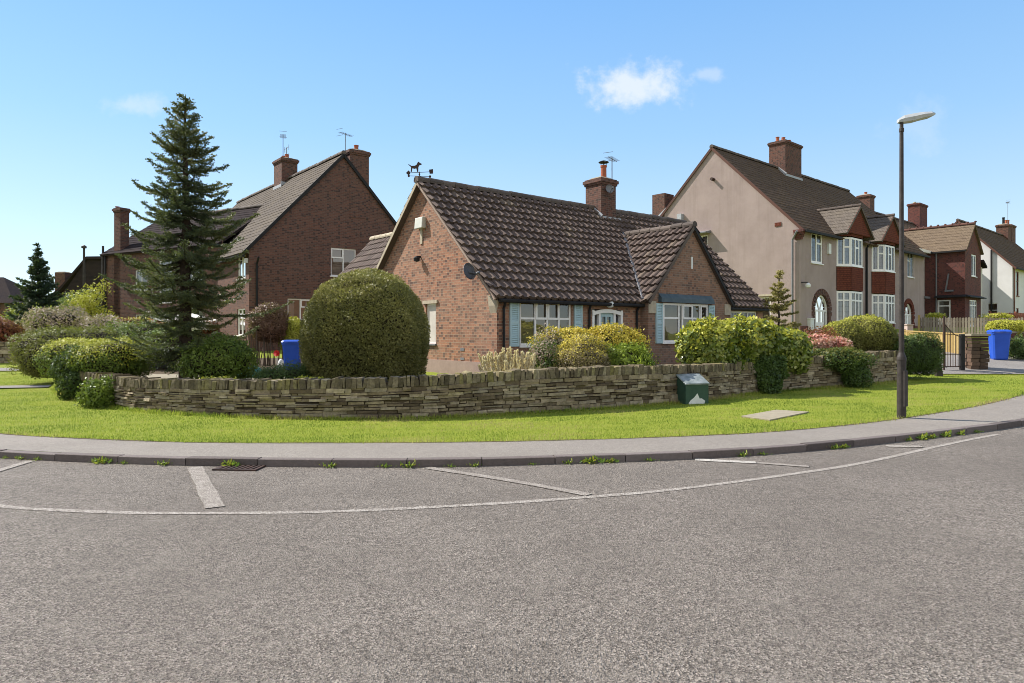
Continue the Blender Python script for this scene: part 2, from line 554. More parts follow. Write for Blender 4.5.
POSTP = plain('weathered_dark_post_paint', (0.028, 0.022, 0.02), (0.06, 0.048, 0.042), 9, 0.6, 0.15, 50)
LANT = plain('lantern_grey', (0.5, 0.51, 0.52), (0.42, 0.43, 0.44), 8, 0.4)
BINBLUE = plain('blue_bin_plastic', (0.018, 0.09, 0.52), (0.012, 0.07, 0.42), 3, 0.42, 0, 40, 0.45)
GREENPAINT = plain('faded_green_paint', (0.025, 0.06, 0.04), (0.045, 0.09, 0.06), 4, 0.6, 0.1, 60)
TERRA = plain('terracotta', (0.42, 0.12, 0.06), (0.3, 0.09, 0.05), 10, 0.8)
CONC = plain('concrete_slab', (0.33, 0.285, 0.21), (0.25, 0.215, 0.155), 7, 0.9, 0.3, 80, 0.1)
LEADF = plain('lead_flashing', (0.42, 0.43, 0.45), (0.32, 0.33, 0.35), 8, 0.55)
CURT = plain('pale_curtain', (0.62, 0.57, 0.5), (0.5, 0.45, 0.4), 3, 0.9)
ROOMDARK = plain('room_plaster', (0.5, 0.38, 0.25), (0.4, 0.3, 0.2), 2, 0.9)
WOODPALE = by_rnd('weathered_fence_wood', [(0, (0.19, 0.15, 0.115)), (0.5, (0.27, 0.22, 0.175)), (1, (0.36, 0.3, 0.24))], 0.8, 0.3, 30, 0.3)
WOODYEL = by_rnd('yellow_treated_wood', [(0, (0.3, 0.2, 0.07)), (0.5, (0.42, 0.29, 0.11)), (1, (0.5, 0.36, 0.15))], 0.75, 0.3, 30, 0.25)
WOODRED = by_rnd('red_stained_wood', [(0, (0.16, 0.05, 0.03)), (1, (0.24, 0.08, 0.05))], 0.75, 0.3, 30, 0.25)
BARK = plain('brown_bark', (0.085, 0.06, 0.042), (0.045, 0.032, 0.025), 14, 0.9, 0.7, 30, 0.1)
TWIG = plain('grey_twig', (0.13, 0.095, 0.065), (0.085, 0.062, 0.045), 14, 0.9)
SOIL = plain('garden_soil', (0.075, 0.055, 0.038), (0.12, 0.09, 0.06), 9, 0.95, 0.6, 30, 0.1)
GLASS = glass_mat('window_glass', 0.13)
GLASS_FAR = glass_mat('far_window_glass', 0.2)
STONE_CAP = by_rnd('mossy_coping_stone', [(0, (0.11, 0.088, 0.058)), (0.4, (0.19, 0.153, 0.1)), (0.7, (0.26, 0.212, 0.145)), (0.86, (0.24, 0.205, 0.08)), (1, (0.36, 0.3, 0.21))], 0.95, 1.0, 26, 0.7, 0.05)
STONE = by_rnd('dry_stone', [(0, (0.12, 0.088, 0.056)), (0.3, (0.25, 0.192, 0.122)), (0.6, (0.37, 0.292, 0.19)), (0.8, (0.31, 0.262, 0.19)), (1, (0.52, 0.42, 0.29))], 0.9, 0.9, 22, 0.6, 0.1)

# ------------------------------------------------------------------ survey lines (x, y) in metres
KERB_LINE = [(-46, 44), (-34, 31), (-26, 22.5), (-19, 15.9), (-14, 12.2), (-10, 10.0), (-6.70, 8.94), (-4.54, 8.50), (-2.83, 8.36), (-1.2, 8.33), (-.36, 8.40),
             (2.18, 8.83), (4.2, 9.50), (6.71, 10.73), (9.05, 12.07), (12, 14.5), (18, 19.7), (26, 26.8), (44, 43)]
BACK_LINE = [(-45, 45.5), (-33, 32.6), (-25, 24.2), (-18.2, 17.6), (-13.4, 13.7), (-9.8, 11.35), (-7.8, 10.45), (-5.98, 9.92), (-4.39, 9.64), (-2.42, 9.6), (0, 9.74), (2.52, 10.2),
             (4.23, 10.75), (6.47, 11.95), (9.56, 14.2), (12.8, 17.0), (17, 20.9), (25, 28.2), (43, 44.5)]
WALL_LINE = [(-12.4, 18.6), (-10.6, 16.4), (-9.05, 15.0), (-7.43, 13.65), (-4.62, 12.55), (-2.03, 12.4), (0, 13.1), (1.8, 13.95), (4.3, 15.65), (6.35, 17.4), (9.25, 19.0), (11.4, 20.2)]
WALL_TOP = [0.74, 0.72, 0.72, 0.71, 0.77, 0.83, 0.90, 0.94, 0.90, 0.88, 1.04, 1.10]


def smooth_line(pts, step=0.25, extra=None):
    """Catmull-Rom through the points, resampled evenly; extra values ride along"""
    P = np.array(pts, float)
    E = np.array(extra if extra is not None else [0] * len(pts), float)
    out = []; ex = []
    n = len(P)
    for i in range(n - 1):
        p0, p1, p2, p3 = P[max(i - 1, 0)], P[i], P[i + 1], P[min(i + 2, n - 1)]
        k = max(4, int(np.linalg.norm(p2 - p1) / 0.05))
        for j in range(k):
            t = j / k
            out.append(0.5 * ((2 * p1) + (-p0 + p2) * t + (2 * p0 - 5 * p1 + 4 * p2 - p3) * t * t + (-p0 + 3 * p1 - 3 * p2 + p3) * t ** 3))
            ex.append(E[i] + (E[i + 1] - E[i]) * t)
    out.append(P[-1]); ex.append(E[-1])
    out = np.array(out); ex = np.array(ex)
    s = np.concatenate([[0], np.cumsum(np.linalg.norm(np.diff(out, axis=0), axis=1))])
    q = np.linspace(0, s[-1], max(2, int(s[-1] / step) + 1))
    res = np.stack([np.interp(q, s, out[:, 0]), np.interp(q, s, out[:, 1])], 1)
    if extra is not None: return res, np.interp(q, s, ex)
    return res


kerb = smooth_line(KERB_LINE, 0.25)
back = smooth_line(BACK_LINE, 0.25)
wline, wtop = smooth_line(WALL_LINE, 0.1, WALL_TOP)


def rise(x, y):
    """how far the land climbs above the verge"""
    x = np.asarray(x, float); y = np.asarray(y, float)
    r = np.interp(y, [15, 18, 20, 22, 24, 25, 27, 30, 36, 60, 110, 400], [0, .03, .1, .2, .5, .6, .75, .95, 1.55, 2.2, 3, 3])
    l = np.interp(y, [15, 18, 22, 26, 30, 33, 60, 400], [0, .02, .12, .35, .7, .9, 1.2, 2])
    k = np.clip((x + 4) / 10, 0, 1)
    return l * (1 - k) + r * k


def interp_line(line, x):
    return np.interp(x, line[:, 0], line[:, 1])


def behind_wall(x, y):
    """signed distance behind the outer face of the garden wall (positive inside the garden)"""
    x = np.asarray(x, float); y = np.asarray(y, float)
    d = np.full(x.shape, -9.0)
    m = (x > -12.6) & (x < 11.6)
    W = wline
    xs = x[m]; ys = y[m]
    if xs.size:
        res = np.empty(xs.size)
        for s in range(0, xs.size, 4000):
            dx = xs[s:s + 4000, None] - W[None, :, 0]; dy = ys[s:s + 4000, None] - W[None, :, 1]
            res[s:s + 4000] = np.sqrt((dx * dx + dy * dy).min(1))
        yw = np.interp(xs, W[:, 0], W[:, 1])
        d[m] = np.where(ys > yw, res, -res)
    return d


def ground_z(x, y):
    x = np.atleast_1d(np.asarray(x, float)); y = np.atleast_1d(np.asarray(y, float))
    z = 0.075 + rise(x, y)
    d = behind_wall(x, y)
    k = np.clip((d - 0.12) / 0.22, 0, 1)
    k = k * np.clip((26 - y) / 3, 0, 1)
    z = z * (1 - k) + np.maximum(z, 0.45) * k
    yb = interp_line(back, x) - 0.45
    z = np.where(y < yb, -0.10, z)
    return z


def gz(x, y): return float(ground_z(x, y)[0])


# ------------------------------------------------------------------ terrain sheet
def grid_mesh(name, xs, ys, zf, mat):
    X, Y = np.meshgrid(xs, ys)
    Zv = zf(X.ravel(), Y.ravel())
    V = np.stack([X.ravel(), Y.ravel(), Zv], 1)
    nx, ny = len(xs), len(ys)
    i = np.arange(nx - 1)[None, :] + np.arange(ny - 1)[:, None] * nx
    F = np.stack([i, i + 1, i + nx + 1, i + nx], -1).reshape(-1, 4)
    me = bpy.data.meshes.new(name)
    me.from_pydata(V.tolist(), [], F.tolist())
    me.materials.append(mat)
    me.polygons.foreach_set('use_smooth', [True] * len(me.polygons))
    o = bpy.data.objects.new(name, me)
    COL.objects.link(o)
    return o


def grass_ground():
    b = NB('grass_ground')
    co = b.coord('Object')
    c = b.ramp(b.noise(co, 3.5, 8, 0.7), [(0.25, (0.17, 0.21, 0.025)), (0.5, (0.25, 0.29, 0.035)), (0.7, (0.31, 0.32, 0.05)), (0.9, (0.26, 0.2, 0.08))])
    c = b.mix(b.mapr(b.noise(co, 60, 4, 0.7), 0.4, 0.7, 0, 0.6), c, (0.10, 0.13, 0.018))
    b.bump(b.noise(co, 70, 4, 0.7), 0.8, 0.03)
    return b.done(c, 0.9, 0.1)


GRASSG = grass_ground()
xs = np.concatenate([[-900, -400, -200, -120, -80, -60], np.arange(-46, -14, 0.5), np.arange(-14, 14, 0.22), np.arange(14, 46, 0.5), [50, 60, 80, 120, 200, 400, 900]])
ys = np.concatenate([[-300, -100, -40, -20, 0, 6], np.arange(7.5, 24, 0.22), np.arange(24, 60, 0.6), [64, 70, 80, 100, 140, 200, 400, 900]])
tag(grid_mesh('ground', xs, ys, ground_z, GRASSG), kind='structure')


def strip(name, A, B, mat, z=0.0, kind='structure'):
    """a sheet between two lines resampled to the same count"""
    n = 260
    def res(P):
        s = np.concatenate([[0], np.cumsum(np.linalg.norm(np.diff(P, axis=0), axis=1))]); q = np.linspace(0, s[-1], n)
        return np.stack([np.interp(q, s, P[:, 0]), np.interp(q, s, P[:, 1])], 1)
    A = res(A); B = res(B)
    V = []; F = []
    for i in range(n):
        for t in (0, 0.5, 1):
            p = A[i] * (1 - t) + B[i] * t
            V.append((p[0], p[1], z + float(rise(p[0], p[1]))))
    for i in range(n - 1):
        for k in range(2):
            a = i * 3 + k; F.append((a, a + 3, a + 4, a + 1))
    me = bpy.data.meshes.new(name); me.from_pydata(V, [], F); me.materials.append(mat)
    o = bpy.data.objects.new(name, me); COL.objects.link(o)
    return tag(o, kind=kind)


# road: from the kerb to well behind the camera
far = np.array([(p[0] * 1.0, min(p[1] - 6, -14.0)) for p in kerb])
strip('road', kerb, far, ASPH, 0.0)
n_ = np.gradient(kerb, axis=0); n_ = np.stack([-n_[:, 1], n_[:, 0]], 1); n_ /= np.linalg.norm(n_, axis=1)[:, None]
kin = kerb + n_ * 0.13
strip('pavement', kin, back, PAVE, 0.088)
# sunk grass edge line: thin strip of soil between pavement and grass
tn = np.gradient(back, axis=0); tn = np.stack([-tn[:, 1], tn[:, 0]], 1); tn /= np.linalg.norm(tn, axis=1)[:, None]
wob = np.array([0.03 + 0.03 * math.sin(i * 0.9) * math.sin(i * 0.37) for i in range(len(back))])[:, None]
strip('soil_edge', back - tn * 0.015, back + tn * wob, SOIL, 0.092)

# kerb stones with open joints
kb = MB()
kf = smooth_line(KERB_LINE, 0.915)
kn = np.gradient(kf, axis=0); kn = np.stack([-kn[:, 1], kn[:, 0]], 1); kn /= np.linalg.norm(kn, axis=1)[:, None]
for i in range(len(kf) - 1):
    p, q = Vector((*kf[i], 0)), Vector((*kf[i + 1], 0))
    d = (q - p).normalized(); p = p + d * 0.006; q = q - d * 0.006
    a, b2 = Vector((*kn[i], 0)), Vector((*kn[i + 1], 0))
    z = float(rise(p.x, p.y)); dz = rng.normal(0, 0.004)
    t = 0.092 + dz + z
    bz = Vector((0, 0, -0.06 + z)); tz = Vector((0, 0, t)); mz = Vector((0, 0, t - 0.007))
    kb.mesh([p + bz, q + bz, q + b2 * .128 + bz, p + a * .128 + bz,
             p + mz, q + mz, q + b2 * .128 + tz, p + a * .128 + tz,
             p + a * .008 + tz, q + b2 * .008 + tz],
            [(0, 1, 5, 4), (4, 5, 9, 8), (8, 9, 6, 7), (3, 2, 6, 7), (0, 3, 7, 8, 4), (1, 2, 6, 9, 5)])
tag(kb.build('kerb', KERB), kind='structure')


# ------------------------------------------------------------------ road paint
def paint(name, col, wear):
    b = NB(name)
    co = b.coord('Object')
    v = b.n('TexVoronoi', Vector=co, Scale=70)
    f = b.n('Math', operation='ADD'); b.put(f.inputs[0], b.noise(co, 9, 6, 0.75)); b.put(f.inputs[1], v.outputs['Distance'])
    m = b.mapr(f.outputs[0], wear - 0.1, wear + 0.25, 0, 1)
    b.bump(v.outputs['Distance'], 0.5, 0.01)
    return b.done(b.mix(m, col, (0.18, 0.153, 0.128)), 0.85, 0.1)


PAINT = paint('worn_white_paint', (0.42, 0.38, 0.335), 0.9)
PAINT_FAINT = paint('faint_white_paint', (0.37, 0.33, 0.29), 0.88)
PAINT_FRESH = paint('fresher_white_paint', (0.5, 0.46, 0.41), 1.0)


def road_pt(px, py):
    d = 1.65 * FPX / (py - HORIZON)
    return ((px - 512) / FPX * d, d)


def marking(name, pts, w, mat, z=0.004, pixel=True):
    P = [road_pt(*p) for p in pts] if pixel else pts
    L_ = smooth_line(P, 0.2)
    t = np.gradient(L_, axis=0); t = np.stack([-t[:, 1], t[:, 0]], 1); t /= np.linalg.norm(t, axis=1)[:, None]
    V = []; F = []
    for i in range(len(L_)):
        j = 1 + rng.normal(0, 0.06)
        for s in (-.5, .5):
            q = L_[i] + t[i] * s * w * j
            V.append((q[0], q[1], z))
    for i in range(len(L_) - 1): F.append((2 * i, 2 * i + 2, 2 * i + 3, 2 * i + 1))
    me = bpy.data.meshes.new(name); me.from_pydata(V, [], F); me.materials.append(mat)
    o = bpy.data.objects.new(name, me); COL.objects.link(o)
    return tag(o, kind='structure')


marking('road_line', [(-60, 497), (3, 506.5), (50, 510), (133, 513), (232, 513.3), (340, 511.5), (483, 504.5), (592, 497), (680, 489), (797.6, 473.5), (868, 462), (949, 444), (997.5, 434.5)], 0.085, PAINT)
marking('bay_line', [(30, 461.5), (0, 470.6), (-40, 484)], 0.11, PAINT, 0.008)
marking('bay_line', [(195, 467.5), (215, 508)], 0.17, PAINT_FAINT, 0.008)
marking('bay_line', [(427, 468), (510, 481), (589, 495.3)], 0.12, PAINT_FAINT, 0.008)
marking('bay_line', [(695, 460), (756, 463)], 0.14, PAINT_FRESH, 0.008)
marking('bay_line', [(757, 463.2), (809, 467)], 0.1, PAINT_FAINT, 0.008)
marking('bay_line', [(886.6, 446.4), (922, 447)], 0.14, PAINT, 0.008)

# patched tarmac round the gully
mk = MB()
rr = Vector((-3.29, 8.30, 0.0))
root = empty('drain_grate', (-3.29, 8.27, 0.0), 'slotted iron road gully grate set against the kerb', 'drain grate')
g = MB()
ux = Vector((1, -0.075, 0)).normalized(); uy = Vector((0.075, 1, 0)).normalized()
for s in (-1, 1):
    g.bar(rr + uy * 0.17 * s + ux * -0.25 + Vector((0, 0, .008)), rr + uy * 0.17 * s + ux * 0.25 + Vector((0, 0, .008)), 0.035, 0.02)
    g.bar(rr + ux * 0.25 * s - uy * 0.19 + Vector((0, 0, .0085)), rr + ux * 0.25 * s + uy * 0.19 + Vector((0, 0, .0085)), 0.035, 0.021)
g.build('frame', IRON, root)
g = MB()
for k in range(7):
    c = rr + ux * (-0.2 + k * 0.066)
    g.bar(c - uy * 0.16 - ux * .02 + Vector((0, 0, .009)), c + uy * 0.16 + ux * .02 + Vector((0, 0, .009)), 0.03, 0.022)
g.build('bar', IRON, root).name = 'grate_bars'
g = MB(); g.mesh([rr - ux * .25 - uy * .18 + Vector((0, 0, .005)), rr + ux * .25 - uy * .18 + Vector((0, 0, .005)), rr + ux * .25 + uy * .18 + Vector((0, 0, .005)), rr - ux * .25 + uy * .18 + Vector((0, 0, .005))], [(0, 1, 2, 3)])
g.build('gully_pit', BLACKPL, root)

# paths crossing the verge
def ground_patch(name, pts, mat, lift=0.02, base_fn=None):
    """a small paved sheet that follows the ground, cut from a quad of points"""
    a, b2, c, d = [np.array(p, float) for p in pts]
    n = 14; V = []; F = []
    for i in range(n + 1):
        for j in range(n + 1):
            s, t = i / n, j / n
            p = (a * (1 - s) + b2 * s) * (1 - t) + (d * (1 - s) + c * s) * t
            V.append((p[0], p[1], 0.075 + float(rise(p[0], p[1])) + lift))
    for i in range(n):
        for j in range(n):
            k = i * (n + 1) + j; F.append((k, k + n + 1, k + n + 2, k + 1))
    me = bpy.data.meshes.new(name); me.from_pydata(V, [], F); me.materials.append(mat)
    o = bpy.data.objects.new(name, me); COL.objects.link(o)
    return tag(o, kind='structure')


ground_patch('path', [(-19.5, 17.4), (-12.7, 18.7), (-13.0, 19.3), (-19.9, 18.1)], DRIVE, 0.03)
ground_patch('path', [(-25, 22.9), (-17.0, 23.6), (-17.0, 24.6), (-25, 24.0)], DRIVE, 0.03)
ground_patch('driveway', [(12.6, 22.0), (24, 22.0), (28, 27.5), (13.5, 27.2)], DRIVE, 0.03)
ground_patch('driveway', [(19.0, 22.3), (25, 27.8), (24.6, 28.2), (14.8, 22.1)], DRIVE, 0.034)
ground_patch('garden_soil', [(-11.5, 18.2), (-4.4, 16.5), (-4.6, 24.5), (-12, 24.5)], SOIL, 0.38)
ground_patch('garden_path', [(-9.6, 17.0), (-5.2, 16.6), (-4.8, 17.9), (-9.8, 18.6)], CONC, 0.40)

# concrete inspection slab in the grass
root = MB()
sl_ = [at(740, 415.5, 12.45), at(766, 409.8, 13.4), at(809, 412.5, 12.95), at(783, 418.5, 12.0)]
pts = []
for (px, py) in ((741, 415.8), (776, 409.6), (809, 411.6), (770, 419.6)):
    d = (1.65 - .10) * FPX / (py - HORIZON); pts.append(((px - 512) / FPX * d, d))
root.hexa([(p[0], p[1], 0.03) for p in pts] + [(p[0], p[1], 0.1) for p in pts])
tag(root.build('inspection_slab', CONC, base=(pts[0][0], pts[0][1], .09), bevel=0.006), 'flat pale concrete slab let into the grass verge below the green cabinet', 'slab')

# ------------------------------------------------------------------ dry stone wall
def stone_wall(line, top, label, thick=0.34, seed=3, basefn=None, coping=True, cat='wall', course=(0.05, 0.095), name='stone_wall', mats=STONE):
    r = np.random.default_rng(seed)
    s = np.concatenate([[0], np.cumsum(np.linalg.norm(np.diff(line, axis=0), axis=1))])
    Ltot = s[-1]
    def pos(q):
        x = np.interp(q, s, line[:, 0]); y = np.interp(q, s, line[:, 1])
        e = 0.15
        x1, y1 = np.interp(min(q + e, Ltot), s, line[:, 0]), np.interp(min(q + e, Ltot), s, line[:, 1])
        x0, y0 = np.interp(max(q - e, 0), s, line[:, 0]), np.interp(max(q - e, 0), s, line[:, 1])
        t = Vector((x1 - x0, y1 - y0, 0)).normalized()
        return Vector((x, y, 0)), t, Vector((-t.y, t.x, 0))
    def topz(q): return float(np.interp(q, s, top))
    mid = pos(Ltot / 2)[0]
    root = empty(name, (mid.x, mid.y, gz(mid.x, mid.y - .2)), label, cat)
    st = MB(); co = MB(); core = MB()
    ch = 0.18 if coping else 0.0
    def base(q):
        p = pos(q)[0]
        return 0.075 + float(rise(p.x, p.y)) - 0.06
    def stone(q0, q1, z0a, z1a, z0b, z1b, d0, d1, M, tilt=0):
        pa, ta, na = pos(q0); pb, tb, nb = pos(q1)
        j = lambda: Vector((r.normal(0, .006), r.normal(0, .006), r.normal(0, .005)))
        tl = ta * tilt
        M.hexa([pa - na * d0 + Vector((0, 0, z0a)) + j(), pb - nb * d0 + Vector((0, 0, z0b)) + j(), pb + nb * d1 + Vector((0, 0, z0b)) + j(), pa + na * d1 + Vector((0, 0, z0a)) + j(),
                pa - na * d0 + tl + Vector((0, 0, z1a)) + j(), pb - nb * d0 + tl + Vector((0, 0, z1b)) + j(), pb + nb * d1 + tl + Vector((0, 0, z1b)) + j(), pa + na * d1 + tl + Vector((0, 0, z1a)) + j()], r.random())
    # courses as fractions of the local height
    hs = []
    hmean = float(np.mean([topz(q) - ch - base(q) for q in np.linspace(0, Ltot, 20)]))
    z = 0
    while z < hmean - 0.03:
        h = r.uniform(*course); hs.append(h); z += h
    hs = np.array(hs) / sum(hs); cum = np.concatenate([[0], np.cumsum(hs)])
    for k in range(len(hs)):
        q = -r.uniform(0, 0.2)
        while q < Ltot:
            w = r.uniform(0.12, 0.46)
            q0, q1 = max(q, 0), min(q + w, Ltot)
            if q1 - q0 > 0.03:
                def zz(qq, f): return base(qq) + (topz(qq) - ch - base(qq)) * f
                off = r.normal(0, .022)
                lo = cum[k] + r.normal(0, .007); hi = cum[k + 1] + r.normal(0, .007)
                if r.random() < 0.16 and hs[k] > 0.09 and w > 0.2:   # a thick bed of two thin stones
                    m_ = (lo + hi) / 2
                    stone(q0 + .005, q1 - .005, zz(q0, lo) + .004, zz(q0, m_) - .003, zz(q1, lo) + .004, zz(q1, m_) - .003, off, thick, st)
                    stone(q0 + .005, q1 - .005, zz(q0, m_) + .003, zz(q0, hi) - .004, zz(q1, m_) + .003, zz(q1, hi) - .004, off + r.normal(0, .01), thick, st)
                else:
                    stone(q0 + .005, q1 - .005, zz(q0, lo) + .004, zz(q0, hi) - .004, zz(q1, lo) + .004, zz(q1, hi) - .004, off, thick + r.normal(0, .01), st)
            q += w
    if coping:
        q = 0
        while q < Ltot - .04:
            w = r.uniform(0.045, 0.12)
            q1 = min(q + w, Ltot)
            tz = topz(q) + r.normal(0, .010); bz = topz(q) - ch - 0.002
            stone(q + .0025, q1 - .0025, bz, tz, bz, tz + r.normal(0, .008), 0.0 + r.normal(0, .012), thick + r.normal(0, .012), co, r.normal(0.01, .02))
            q = q1
    qs = np.linspace(0, Ltot, max(4, int(Ltot / 0.4)))
    for a, b3 in zip(qs[:-1], qs[1:]):
        pa, ta, na = pos(a); pb, tb, nb = pos(b3)
        za, zb = topz(a) - ch * .5, topz(b3) - ch * .5
        core.hexa([pa + na * .05 + Vector((0, 0, base(a))), pb + nb * .05 + Vector((0, 0, base(b3))), pb + nb * (thick - .05) + Vector((0, 0, base(b3))), pa + na * (thick - .05) + Vector((0, 0, base(a))),
                   pa + na * .05 + Vector((0, 0, za)), pb + nb * .05 + Vector((0, 0, zb)), pb + nb * (thick - .05) + Vector((0, 0, zb)), pa + na * (thick - .05) + Vector((0, 0, za))])
    st.build('stone_courses', mats, root, bevel=0.006)
    core.build('rubble_core', SOIL, root)
    if coping: co.build('coping_stones', STONE_CAP, root, bevel=0.005)
    return root


stone_wall(wline, wtop, 'long curving dry stone wall with upright coping stones round the bungalow garden', seed=5)
# end stub of wall beyond the garden gate gap on the left
l2 = smooth_line([(-14.6, 22.2), (-13.75, 20.6), (-13.2, 19.9)], 0.1)
stone_wall(l2, np.full(len(l2), 0.95), 'short stone wall stub in the shade of the dark bush on the left', seed=8, coping=False)
l3 = smooth_line([(-26, 25.4), (-20, 26.2), (-17.2, 26.6)], 0.1)
stone_wall(l3, np.full(len(l3), 1.27), 'tan stone wall at the far left edge below the red hedge', seed=9, coping=False, course=(0.1, 0.17))


# ------------------------------------------------------------------ grass blades on the verge
def blades(name, pts, zs, h, w, mat, seed=1, lean=0.5):
    r = np.random.default_rng(seed)
    n = len(pts)
    ang = r.uniform(0, 2 * np.pi, n); hh = h * r.uniform(0.45, 1.35, n)
    dx = np.cos(ang) * w / 2; dy = np.sin(ang) * w / 2
    la = r.uniform(0, 2 * np.pi, n); lm = hh * r.uniform(0, lean, n)
    V = np.empty((n, 3, 3))
    V[:, 0] = np.stack([pts[:, 0] - dx, pts[:, 1] - dy, zs - .005], 1)
    V[:, 1] = np.stack([pts[:, 0] + dx, pts[:, 1] + dy, zs - .005], 1)
    V[:, 2] = np.stack([pts[:, 0] + np.cos(la) * lm, pts[:, 1] + np.sin(la) * lm, zs + hh], 1)
    patch = np.zeros(n)
    for k in range(7):
        w = r.normal(0, 1, 2) * (1.1 if k < 4 else 3.5); patch += np.sin(pts @ w + r.uniform(0, 6.28))
    return raw_mesh(name, V.reshape(-1, 3), np.arange(n * 3).reshape(n, 3), mat, np.clip(.08 + r.random(n) * .6 + patch * .14 + .15, 0, 1))


def raw_mesh(name, V, F, mat, rnd, parent=None, base=(0, 0, 0)):
    """fast numpy mesh with one random number per face"""
    k = F.shape[1]
    if parent is not None: base = BASE[parent.name]
    V = V - np.array(tuple(base))
    me = bpy.data.meshes.new(name)
    me.vertices.add(len(V)); me.vertices.foreach_set('co', V.astype(np.float32).ravel())
    me.loops.add(F.size); me.loops.foreach_set('vertex_index', F.astype(np.int32).ravel())
    me.polygons.add(len(F))
    me.polygons.foreach_set('loop_start', np.arange(0, F.size, k, dtype=np.int32))
    me.update(calc_edges=True)
    me.materials.append(mat)
    a = me.attributes.new('rnd', 'FLOAT', 'FACE'); a.data.foreach_set('value', np.asarray(rnd, dtype=np.float32))
    o = bpy.data.objects.new(name, me); COL.objects.link(o)
    if parent is not None: o.parent = parent
    else: o.location = base
    BASE[o.name] = Vector(tuple(base))
    return o


GRASSB = leaf('grass_blade', [(0, (0.11, 0.175, 0.025)), (0.35, (0.235, 0.31, 0.042)), (0.7, (0.40, 0.43, 0.07)), (0.93, (0.46, 0.44, 0.12)), (1, (0.5, 0.4, 0.18))], 0.45, 0.6, 0.2)
N_ = 330000
px_ = rng.uniform(-17, 17, N_); py_ = 9.5 + 13.5 * rng.uniform(0, 1, N_) ** 1.35
keep = (py_ > interp_line(back, px_) + 0.02) & (behind_wall(px_, py_) < 0.05) & ~((px_ < -12.4) & (py_ > 17.2) & (py_ < 19.3) & (py_ > 17.2 + (px_ + 19.5) * .19) & (py_ < 18.1 + (px_ + 19.9) * .18))
# keep the blades off the slab
P0 = [np.array(p) for p in pts]
ins = np.ones(N_, bool)
for i in range(4):
    a, b2 = P0[i], P0[(i + 1) % 4]
    ins &= ((b2[0] - a[0]) * (py_ - a[1]) - (b2[1] - a[1]) * (px_ - a[0])) < 0
keep &= ~ins
keep &= ~((px_ > 11.6) & (py_ > 21.9))
G = np.stack([px_[keep], py_[keep]], 1)
tag(blades('verge_grass', G, ground_z(G[:, 0], G[:, 1]), 0.03, 0.011, GRASSB, 3), 'short mown grass covering the verge in front of the stone wall', 'grass', kind='stuff')
# longer tufts along the foot of the wall and along the pavement edge
tp = []
for k in range(9000):
    i = rng.integers(0, len(wline)); q = wline[i] + np.array([rng.normal(0, .05), -0.03 - abs(rng.normal(0, .09))]); tp.append(q)
for k in range(9000):
    i = rng.integers(0, len(back)); q = back[i] + np.array([rng.normal(0, .1), rng.normal(0.05, .035)]); tp.append(q)
tp = np.array(tp); tp = tp[(tp[:, 0] > -16) & (tp[:, 0] < 16) & (tp[:, 1] < 22)]
tag(blades('edge_grass', tp, 0.078 + rise(tp[:, 0], tp[:, 1]), 0.075, 0.013, GRASSB, 4, 0.9), 'longer tufts of grass along the wall foot and pavement edge', 'grass', kind='stuff')
# bare garden bed along the bungalow and behind the wall
bed = []
for i in range(0, len(wline), 3):
    p = wline[i]
    bed.append(p)
bed = np.array(bed); bn = np.gradient(bed, axis=0); bn = np.stack([-bn[:, 1], bn[:, 0]], 1); bn /= np.linalg.norm(bn, axis=1)[:, None]
V = []; F = []
for i in range(len(bed)):
    for k, dd in enumerate((.30, 1.0, 2.6, 5.5)):
        q = bed[i] + bn[i] * dd
        V.append((q[0], q[1], max(.45, .09 + float(rise(q[0], q[1]))) + .012))
for i in range(len(bed) - 1):
    for k in range(3): a = i * 4 + k; F.append((a, a + 4, a + 5, a + 1))
me = bpy.data.meshes.new('garden_bed'); me.from_pydata(V, [], F); me.materials.append(SOIL)
o = bpy.data.objects.new('garden_bed', me); COL.objects.link(o); tag(o, kind='structure')

